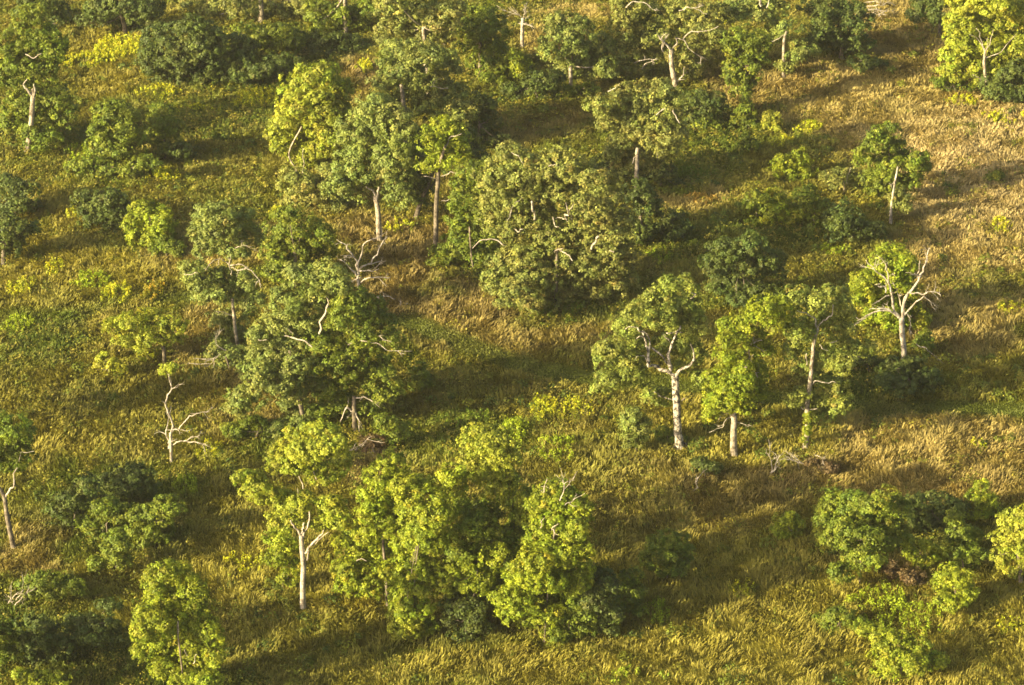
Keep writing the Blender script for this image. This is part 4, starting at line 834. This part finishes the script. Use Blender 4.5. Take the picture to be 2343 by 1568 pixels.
shrub("yellow green sapling growth just left of the smooth white trunk", (645, 1350), [(635, 1230, 30, 26), (660, 1250, 30, 28), (635, 1275, 30, 24), (665, 1290, 26, 22), (660, 1322, 24, 18)], pal='light', gap=-.15)
young("thin tree with a mottled stem at the left end of the lower grove", (886, 1385),
    [(895, 1055, 28, 20), (875, 1080, 28, 22), (910, 1090, 24, 22), (865, 1120, 40, 24), (890, 1150, 40, 26), (850, 1165, 34, 26), (870, 1200, 40, 26), (835, 1215, 30, 24), (800, 1260, 36, 28), (845, 1255, 36, 26), (790, 1300, 30, 26), (830, 1305, 40, 26), (800, 1335, 34, 22), (850, 1340, 26, 20)], grow=1.32, pal='light', trunk=[(886, 1385), (882, 1300), (876, 1230), (886, 1110)], tr=(4, 2.2), bark='dark', gap=-.2, branches=[(q('A8', (165, 720), (195, 705), (228, 720)), 1.6, 1)])
young("tall bright tree of the lower grove with a stepped leaning crown", (945, 1462),
    [(958, 1110, 26, 20), (920, 1110, 24, 18), (1035, 1085, 26, 20), (1020, 1115, 34, 24), (940, 1135, 34, 22), (985, 1150, 40, 26), (1000, 1185, 34, 28), (955, 1180, 34, 24), (970, 1220, 40, 28), (1005, 1235, 30, 26), (945, 1250, 36, 28), (980, 1265, 34, 24), (930, 1310, 36, 30), (960, 1330, 34, 28), (925, 1370, 36, 30), (950, 1390, 36, 30), (925, 1425, 34, 28), (960, 1440, 36, 22)], grow=1.32, pal='light', dens=1.1, trunk=[(945, 1462), (950, 1300), (975, 1150)], tr=(2.2, 1.4), bark='dark')
oak("darker green tree in the middle of the lower grove", (1095, 1420), [(1080, 1340, 44, 34), (1110, 1300, 40, 30), (1165, 1235, 34, 34), (1155, 1290, 36, 34), (1150, 1345, 34, 30), (1080, 1155, 36, 24), (1110, 1165, 34, 26), (1060, 1185, 32, 26), (1095, 1200, 40, 28), (1065, 1225, 32, 24), (1110, 1235, 36, 24), (1070, 1255, 40, 20)], grow=1.2, pal='green', trunk=[(1095, 1420), (1090, 1300), (1090, 1200)], tr=(4.5, 3), bark='dark')
young("mid green tree below the tall crowns in the middle of the lower grove", (1085, 1445), [(1055, 1285, 32, 20), (1095, 1275, 36, 22), (1135, 1270, 26, 20), (1050, 1315, 36, 22), (1095, 1310, 40, 24), (1130, 1300, 24, 20), (1020, 1330, 28, 22), (1090, 1340, 30, 16)], grow=1.32, pal='light', bark='dark', trunk=[(1085, 1445), (1085, 1380), (1085, 1300)], tr=(3, 2.4))
young("pale yellow tree standing highest in the lower grove", (1172, 1400),
    [(1105, 1000, 34, 20), (1090, 1030, 28, 22), (1130, 1030, 36, 26), (1155, 1055, 26, 24), (1110, 1065, 36, 24), (1145, 1090, 32, 24), (1165, 1110, 24, 20), (1125, 1110, 28, 20), (1185, 1140, 28, 22), (1200, 1170, 26, 22), (1190, 1205, 30, 22), (1180, 1240, 26, 22), (1175, 1285, 30, 26), (1150, 1330, 30, 26)], grow=1.32, pal='lime', dens=1.1, trunk=[(1172, 1400), (1176, 1250), (1172, 1150), (1150, 1060)], tr=(2.2, 1.4), bark='dark')
young("bright tree at the right end of the lower grove with dead twigs at its top", (1245, 1470),
    [(1265, 1130, 34, 20), (1240, 1150, 30, 22), (1300, 1145, 36, 22), (1330, 1155, 20, 16), (1265, 1170, 40, 24), (1310, 1180, 34, 24), (1240, 1195, 34, 24), (1290, 1210, 40, 24), (1320, 1215, 20, 18), (1245, 1235, 36, 24), (1265, 1265, 40, 24), (1310, 1265, 36, 22), (1225, 1285, 34, 24), (1270, 1300, 40, 22), (1320, 1300, 28, 18), (1210, 1320, 36, 24), (1250, 1330, 40, 22), (1310, 1330, 34, 18), (1180, 1365, 34, 28), (1220, 1365, 36, 26), (1175, 1395, 28, 20), (1230, 1405, 40, 24), (1260, 1385, 30, 20), (1300, 1360, 24, 16)], grow=1.32, pal='light', dens=1.1,
    trunk=[(1245, 1470), (1255, 1330), (1270, 1200)], tr=(2.2, 1.4), bark='dark',
    branches=[(q('A8', (1350, 285), (1355, 250), (1370, 200)), 1.8, .8, 0), (q('A8', (1450, 340), (1478, 270), (1480, 230), (1545, 208)), 2, .8, 0), (q('A8', (1478, 235), (1465, 200), (1420, 175)), 1.4, .6, 0), (q('A8', (1480, 370), (1540, 330), (1610, 292)), 1.5, .7, 0), (q('A8', (1330, 510), (1332, 475)), 2, 1.4, -20), (q('A8', (1400, 525), (1440, 485)), 1.8, 1.2, -20)], twigs=2)
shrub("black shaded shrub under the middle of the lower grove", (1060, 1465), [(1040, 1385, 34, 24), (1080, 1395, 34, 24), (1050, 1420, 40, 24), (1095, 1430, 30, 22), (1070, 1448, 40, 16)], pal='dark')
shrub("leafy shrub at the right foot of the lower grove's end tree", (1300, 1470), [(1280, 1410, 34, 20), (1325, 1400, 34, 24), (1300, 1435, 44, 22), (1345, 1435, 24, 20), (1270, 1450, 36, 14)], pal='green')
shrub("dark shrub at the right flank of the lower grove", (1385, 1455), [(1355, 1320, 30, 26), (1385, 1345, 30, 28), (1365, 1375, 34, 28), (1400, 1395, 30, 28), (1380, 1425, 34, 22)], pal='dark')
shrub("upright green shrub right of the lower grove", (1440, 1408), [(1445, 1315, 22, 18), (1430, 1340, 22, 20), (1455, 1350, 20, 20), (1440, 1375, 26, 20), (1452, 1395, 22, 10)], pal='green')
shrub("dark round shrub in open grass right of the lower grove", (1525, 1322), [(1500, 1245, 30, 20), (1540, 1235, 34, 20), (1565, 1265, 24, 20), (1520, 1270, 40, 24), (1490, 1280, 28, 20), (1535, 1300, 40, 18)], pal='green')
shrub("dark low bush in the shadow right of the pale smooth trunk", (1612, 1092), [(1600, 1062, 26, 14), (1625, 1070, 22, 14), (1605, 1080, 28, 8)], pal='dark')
shrub("round spiky bush standing alone in grass on the lower right", (1802, 1236), [(1795, 1188, 22, 16), (1818, 1195, 18, 16), (1800, 1212, 30, 18), (1785, 1210, 18, 14)], pal='light', dens=1.2)
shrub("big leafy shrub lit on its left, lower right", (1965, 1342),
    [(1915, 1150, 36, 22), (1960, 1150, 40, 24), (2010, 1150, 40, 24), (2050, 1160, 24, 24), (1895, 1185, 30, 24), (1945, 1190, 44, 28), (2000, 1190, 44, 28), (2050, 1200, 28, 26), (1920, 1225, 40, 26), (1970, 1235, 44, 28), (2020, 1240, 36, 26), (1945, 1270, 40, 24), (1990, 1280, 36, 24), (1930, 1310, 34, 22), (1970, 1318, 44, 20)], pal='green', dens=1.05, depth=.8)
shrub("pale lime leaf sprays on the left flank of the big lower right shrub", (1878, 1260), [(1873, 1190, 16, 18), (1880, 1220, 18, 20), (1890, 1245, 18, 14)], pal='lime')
shrub("dark shrub in deep shade right of the big lower right shrub", (2140, 1215), [(2100, 1150, 34, 20), (2150, 1150, 36, 24), (2195, 1165, 26, 22), (2120, 1185, 40, 22), (2080, 1195, 28, 24), (2160, 1200, 34, 18)], pal='dark')
shrub("light green sapling behind the dark shade on the lower right", (2248, 1190), [(2250, 1115, 20, 14), (2240, 1140, 28, 18), (2265, 1150, 20, 18), (2248, 1172, 30, 14)], pal='light')
shrub("upright green shrub left of the yellow tree at the right edge", (2205, 1305), [(2180, 1185, 18, 16), (2190, 1210, 24, 20), (2175, 1240, 24, 20), (2215, 1225, 28, 22), (2200, 1260, 34, 24), (2230, 1265, 24, 22), (2200, 1288, 34, 16)], pal='green')
young("golden yellow tree cut by the right edge", (2335, 1330), [(2335, 1175, 28, 20), (2305, 1195, 26, 22), (2345, 1215, 34, 28), (2300, 1235, 28, 24), (2335, 1255, 36, 26), (2290, 1270, 24, 20), (2320, 1290, 34, 18), (2365, 1270, 26, 40)], pal='yellow', dens=1.1)
shrub("yellow green sapling in front of the dark shade on the lower right", (2120, 1300), [(2072, 1240, 16, 20), (2085, 1265, 18, 16), (2115, 1250, 16, 16), (2135, 1270, 20, 18), (2110, 1285, 24, 12)], pal='light')
shrub("oval light shrub at the lower right below the shaded thicket", (2188, 1405), [(2170, 1310, 24, 18), (2195, 1325, 28, 20), (2155, 1335, 22, 20), (2185, 1350, 34, 22), (2215, 1355, 18, 20), (2180, 1380, 30, 18)], pal='light', dens=1.1)
shrub("brown dry brush right of the big lower right shrub", (2070, 1340), [(2040, 1305, 26, 16), (2075, 1310, 30, 16), (2095, 1325, 26, 14)], pal='brown', gap=-.05)
shrub("bushy green weed mound at the bottom right", (2060, 1555), [(2005, 1450, 36, 20), (2045, 1470, 40, 22), (2100, 1480, 36, 20), (2030, 1505, 44, 22), (2085, 1515, 44, 22), (2130, 1510, 34, 20), (2060, 1540, 50, 18)], pal='light', up=.6)
shrub("dark green weed mound left of the bushy one at the bottom right", (1920, 1450), [(1890, 1420, 30, 16), (1925, 1410, 34, 18), (1960, 1425, 30, 16), (1905, 1440, 36, 12)], pal='green', up=.6)
shrub("brown brush heap beside fallen limbs right of the row of oaks", (1880, 1085), [(1865, 1062, 26, 14), (1895, 1068, 22, 12), (1870, 1078, 26, 8)], pal='brown', gap=-.05, branches=[(q('A9', (1020, 50), (1050, 60), (1080, 75)), 1.4, .8)], twigs=2)
dead("fallen forked limb lying in sunlit grass right of the row of oaks", (1810, 1078), branches=[(q('A9', (980, 115), (930, 95), (885, 65), (865, 35)), 2, .7, 0), (q('A9', (935, 100), (880, 85), (840, 55)), 1.6, .5, 0)], twigs=2)
dead("upright bleached antler shaped dead branch left of the fallen forked limb", (1765, 1090), branches=[(q('A9', (738, 180), (750, 140), (745, 90), (725, 40)), 2, .6, 0), (q('A9', (745, 160), (775, 130), (800, 100)), 2.2, .9, 0), (q('A9', (770, 130), (785, 90), (770, 40)), 1.2, .5, 0)], twigs=1)
dead("small pale curved dead branch in brown grass under the second oak", (1590, 1128), branches=[(q('A9', (255, 275), (280, 255), (265, 220), (285, 190)), 1.6, .7, 0)], twigs=1)
dead("short pale stick lying in the golden grass at the lower right", (1820, 1302), branches=[(q('A9', (870, 755), (900, 775), (940, 795)), 1.4, .7, 0)], twigs=1)
shrub("dark thicket shrub highest in the lower left thicket", (300, 1160), [(285, 1085, 34, 22), (320, 1085, 34, 24), (255, 1105, 34, 22), (300, 1115, 40, 24), (335, 1120, 26, 22), (280, 1140, 40, 18)], pal='dark')
shrub("dark shrub at the left end of the lower left thicket", (165, 1215), [(200, 1110, 30, 20), (165, 1140, 34, 24), (210, 1145, 34, 24), (135, 1165, 30, 22), (180, 1180, 40, 24), (150, 1200, 36, 16)], pal='dark')
shrub("mid green shrub in the middle of the lower left thicket", (245, 1240), [(235, 1165, 36, 24), (275, 1175, 30, 24), (220, 1200, 36, 24), (260, 1215, 36, 22), (235, 1228, 40, 14)], pal='green')
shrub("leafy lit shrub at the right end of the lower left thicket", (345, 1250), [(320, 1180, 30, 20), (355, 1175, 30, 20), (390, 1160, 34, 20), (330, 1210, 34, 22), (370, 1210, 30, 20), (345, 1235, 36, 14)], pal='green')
shrub("pale tipped sapling at the lower end of the lower left thicket", (270, 1310), [(265, 1225, 18, 16), (280, 1250, 24, 18), (255, 1265, 24, 18), (275, 1285, 26, 16), (225, 1290, 26, 18)], pal='green')
shrub("dark low shrub left of the dead twigs on the lower left", (120, 1372), [(90, 1330, 36, 18), (140, 1325, 36, 18), (115, 1350, 44, 18), (170, 1345, 26, 14)], pal='green')
young("willowy green tree at the bottom left with mottled stems", (425, 1612),
    [(375, 1305, 36, 20), (410, 1310, 30, 18), (360, 1335, 34, 22), (400, 1345, 40, 24), (440, 1350, 26, 22), (370, 1375, 40, 26), (420, 1385, 44, 26), (460, 1390, 30, 24), (345, 1415, 36, 24), (395, 1420, 44, 26), (450, 1430, 40, 26), (335, 1455, 34, 22), (385, 1465, 44, 26), (440, 1475, 44, 26), (485, 1450, 26, 26), (340, 1490, 30, 18), (400, 1510, 44, 24), (455, 1520, 40, 24), (490, 1500, 22, 24), (370, 1530, 30, 18), (420, 1550, 44, 20), (470, 1555, 34, 18)], pal='light', grow=1.15, dens=1.1, depth=.7,
    trunk=[(425, 1612), (415, 1520), (406, 1440), (408, 1420)], tr=(2.2, 1.4), bark='dark', branches=[(q('A7', (1130, 1230), (1130, 1160), (1125, 1105)), 2.2, 1.8, -8), (q('A7', (1225, 1370), (1245, 1310)), 1.8, 1.4, -12), (q('A7', (1185, 1320), (1170, 1280)), 1.8, 1.4, -10)])
dead("spray of grey dead twigs on the lower left", (38, 1400), branches=[(q('A7', (60, 980), (100, 930), (150, 900)), 1.3, .5, 0), (q('A7', (95, 1000), (140, 950), (190, 915)), 1.6, .6, 0), (q('A7', (100, 970), (130, 930), (185, 925)), 1.3, .5, 0), (q('A7', (50, 990), (70, 920), (80, 850)), 1.1, .4, 0)], twigs=2)
shrub("green bush cut by the left edge near the bottom corner", (5, 1530), [(5, 1440, 24, 24), (20, 1465, 24, 22), (0, 1490, 34, 22), (30, 1500, 20, 16), (-20, 1460, 30, 40)], pal='green')
shrub("dark thicket shrub beside the bottom left corner", (90, 1510), [(75, 1430, 40, 22), (120, 1450, 40, 26), (80, 1475, 44, 26), (150, 1480, 30, 24), (110, 1500, 44, 18)], pal='dark')
shrub("bright low bush at the bottom edge in the left corner", (95, 1592), [(62, 1545, 28, 16), (100, 1555, 34, 16), (140, 1552, 24, 16), (80, 1575, 40, 16)], pal='light')
shrub("dark shrub in shade between the corner thicket and the willowy tree", (220, 1480), [(190, 1420, 34, 18), (240, 1425, 30, 18), (210, 1450, 44, 20), (265, 1450, 24, 16), (255, 1385, 28, 14)], pal='dark')
oak("shade tree standing just outside the bottom left corner", (-150, 1640), [(-150, 1380, 60, 40), (-200, 1430, 60, 50), (-100, 1430, 60, 50), (-150, 1480, 80, 50), (-110, 1530, 50, 40)], pal='dark', bark='dark')
oak("tall oak standing just below the bottom edge left of centre", (250, 1790), [(230, 1650, 60, 40), (180, 1620, 50, 40), (280, 1660, 60, 40), (220, 1700, 80, 40)], pal='oak', bark='dark')
oak("oak standing out of view below the bottom edge near the middle", (1250, 1830), [(1250, 1640, 60, 40), (1190, 1680, 60, 40), (1310, 1680, 60, 40), (1250, 1720, 80, 40)], pal='oak', bark='dark')
oak("oak standing out of view beyond the left edge at mid height", (-130, 1010), [(-130, 780, 60, 40), (-170, 830, 60, 50), (-90, 830, 50, 50), (-130, 880, 70, 40)], pal='oak', bark='dark')

# ------------------------------------------------------------------ stands of tall weeds
for a in [
    ("tall golden weeds on the left slope between the tall oak and the thicket", 275, 112, 70, 26, 'goldenrod', 20), ("golden weed fringe left of the upper thicket", 200, 140, 60, 16, 'goldenrod', 14),
    ("bright yellow weed clump on the left slope below the two round shrubs", 372, 402, 42, 16, 'goldenrod', 16), ("yellow green weeds at the left foot of the two round shrubs", 190, 350, 40, 18, 'fresh', 18),
    ("goldenrod strip below the dark bramble sheet", 590, 228, 60, 18, 'goldenrod', 16), ("narrow goldenrod strip right of the two round left shrubs", 450, 255, 60, 10, 'goldenrod', 14), ("weed strip below the upper thicket", 365, 212, 50, 12, 'goldenrod', 14),
    ("bright goldenrod patch right of the bright oval tree's top", 835, 155, 22, 14, 'goldenrod', 14), ("yellow weeds left of the blackish dark shrub mass", 172, 480, 20, 24, 'goldenrod', 16),
    ("fresh green weed patch in the left meadow", 210, 645, 44, 20, 'fresh', 16), ("taller lime weed clump right of the fresh green patch", 265, 672, 36, 20, 'goldenrod', 20), ("ochre weed clump at the end of the left weed row", 350, 668, 28, 18, 'ochre', 18), ("pale weed tuft topmost in the left meadow", 125, 612, 22, 16, 'goldenrod', 16), ("lime weeds near the left edge of the left meadow", 50, 655, 34, 20, 'goldenrod', 16),
    ("left one of two bright upright weed stands in the centre", 1240, 935, 42, 22, 'goldenrod', 26), ("right one of two bright upright weed stands in the centre", 1315, 935, 36, 22, 'goldenrod', 26), ("small ochre leaved plant beside the central weed stands", 1360, 938, 12, 12, 'ochre', 16),
    ("feathery green weed stand right of the pale yellow tree's top", 1175, 990, 34, 34, 'fresh', 28), ("broad deep green weed stand below the two bright central stands", 1275, 1025, 50, 28, 'fresh', 22), ("low weeds in shade left of the two bright central stands", 1070, 960, 60, 20, 'deep', 20),
    ("large upright green weed stand at the bottom right", 2035, 1410, 100, 70, 'fresh', 26), ("yellow weed clump alone in the lower right grass", 1695, 1350, 30, 22, 'goldenrod', 20), ("lime weed tuft in tan grass at the right", 2235, 1015, 20, 12, 'goldenrod', 14), ("lime weed patch at the bottom edge right of centre", 1450, 1545, 70, 24, 'fresh', 18), ("yellow weeds at the right edge near the bottom", 2310, 1435, 34, 22, 'goldenrod', 18),
    ("goldenrod strip at the right edge below the big bright tree", 2300, 268, 50, 12, 'goldenrod', 12), ("goldenrod strip left of the big bright tree's shade", 2200, 232, 40, 10, 'goldenrod', 12), ("goldenrod patch in tan grass left of the upper slope", 1850, 292, 34, 14, 'goldenrod', 14), ("lime weeds below the small bright yellow bush", 1790, 325, 30, 12, 'goldenrod', 14),
    ("deep green weed bed right of the round olive oak", 1580, 400, 60, 14, 'deep', 14), ("lime weed clump at the right edge mid height", 2290, 515, 26, 18, 'goldenrod', 16), ("yellow stalks under the lime tipped thicket shrub", 1755, 515, 40, 14, 'goldenrod', 16), ("golden straw clump lit in shade right of the great oak", 1600, 455, 40, 14, 'straw', 12), ("green weed bed right of the great oak's foot", 1510, 585, 34, 16, 'fresh', 14),
    ("green weeds in front of the great oak's foot", 1270, 705, 70, 16, 'deep', 18), ("weed bed above the dense dark shrub's left", 1910, 572, 34, 16, 'fresh', 14), ("goldenrod on the path side below the two small oaks at top", 640, 490, 30, 16, 'goldenrod', 14), ("goldenrod left of the pale forked trunk", 700, 470, 24, 12, 'goldenrod', 12), ("yellow weeds at the foot of the pale forked trunk", 912, 520, 34, 14, 'goldenrod', 14),
    ("lime weeds on the right edge beside the shadow", 2310, 705, 26, 14, 'goldenrod', 14), ("goldenrod clump at the top edge between oaks", 1660, 50, 30, 12, 'goldenrod', 12), ("weed stand at the left edge of the lower left thicket's right end", 425, 1110, 34, 24, 'fresh', 22), ("weed patch right of the lower grove along the lit edge", 1500, 1400, 34, 30, 'fresh', 20), ("lush weed patch low at the left edge beside the mown strip", 40, 745, 40, 22, 'fresh', 16),
    ("yellow green weeds left of the leafy top of the slender dead tree", 480, 1030, 40, 20, 'goldenrod', 14), ("weeds at the foot of the smooth white trunk", 560, 1290, 50, 30, 'goldenrod', 18),
]:
    weed_patch(*a)

build_grass()
build_weeds()

# ------------------------------------------------------------------ thin warm air over the savanna
def build_haze():
    m, nt, out = new_mat("warm_air")
    v = nt.nodes.new("ShaderNodeVolumePrincipled")
    v.inputs["Color"].default_value = (1.0, 0.96, 0.86, 1)
    v.inputs["Density"].default_value = 0.00009
    v.inputs["Anisotropy"].default_value = 0.2
    nt.links.new(v.outputs[0], out.inputs["Volume"])
    a, z0, z1 = 5200.0, -3.0, 125.0
    V = np.array([(x, y, z) for z in (z0, z1) for x, y in ((-a, -a), (a, -a), (a, a), (-a, a))])
    Q = np.array([(3, 2, 1, 0), (4, 5, 6, 7), (0, 1, 5, 4), (1, 2, 6, 5), (2, 3, 7, 6), (3, 0, 4, 7)])
    o = link_mesh('haze', V, [Q], m)
    o["kind"] = "stuff"

build_haze()
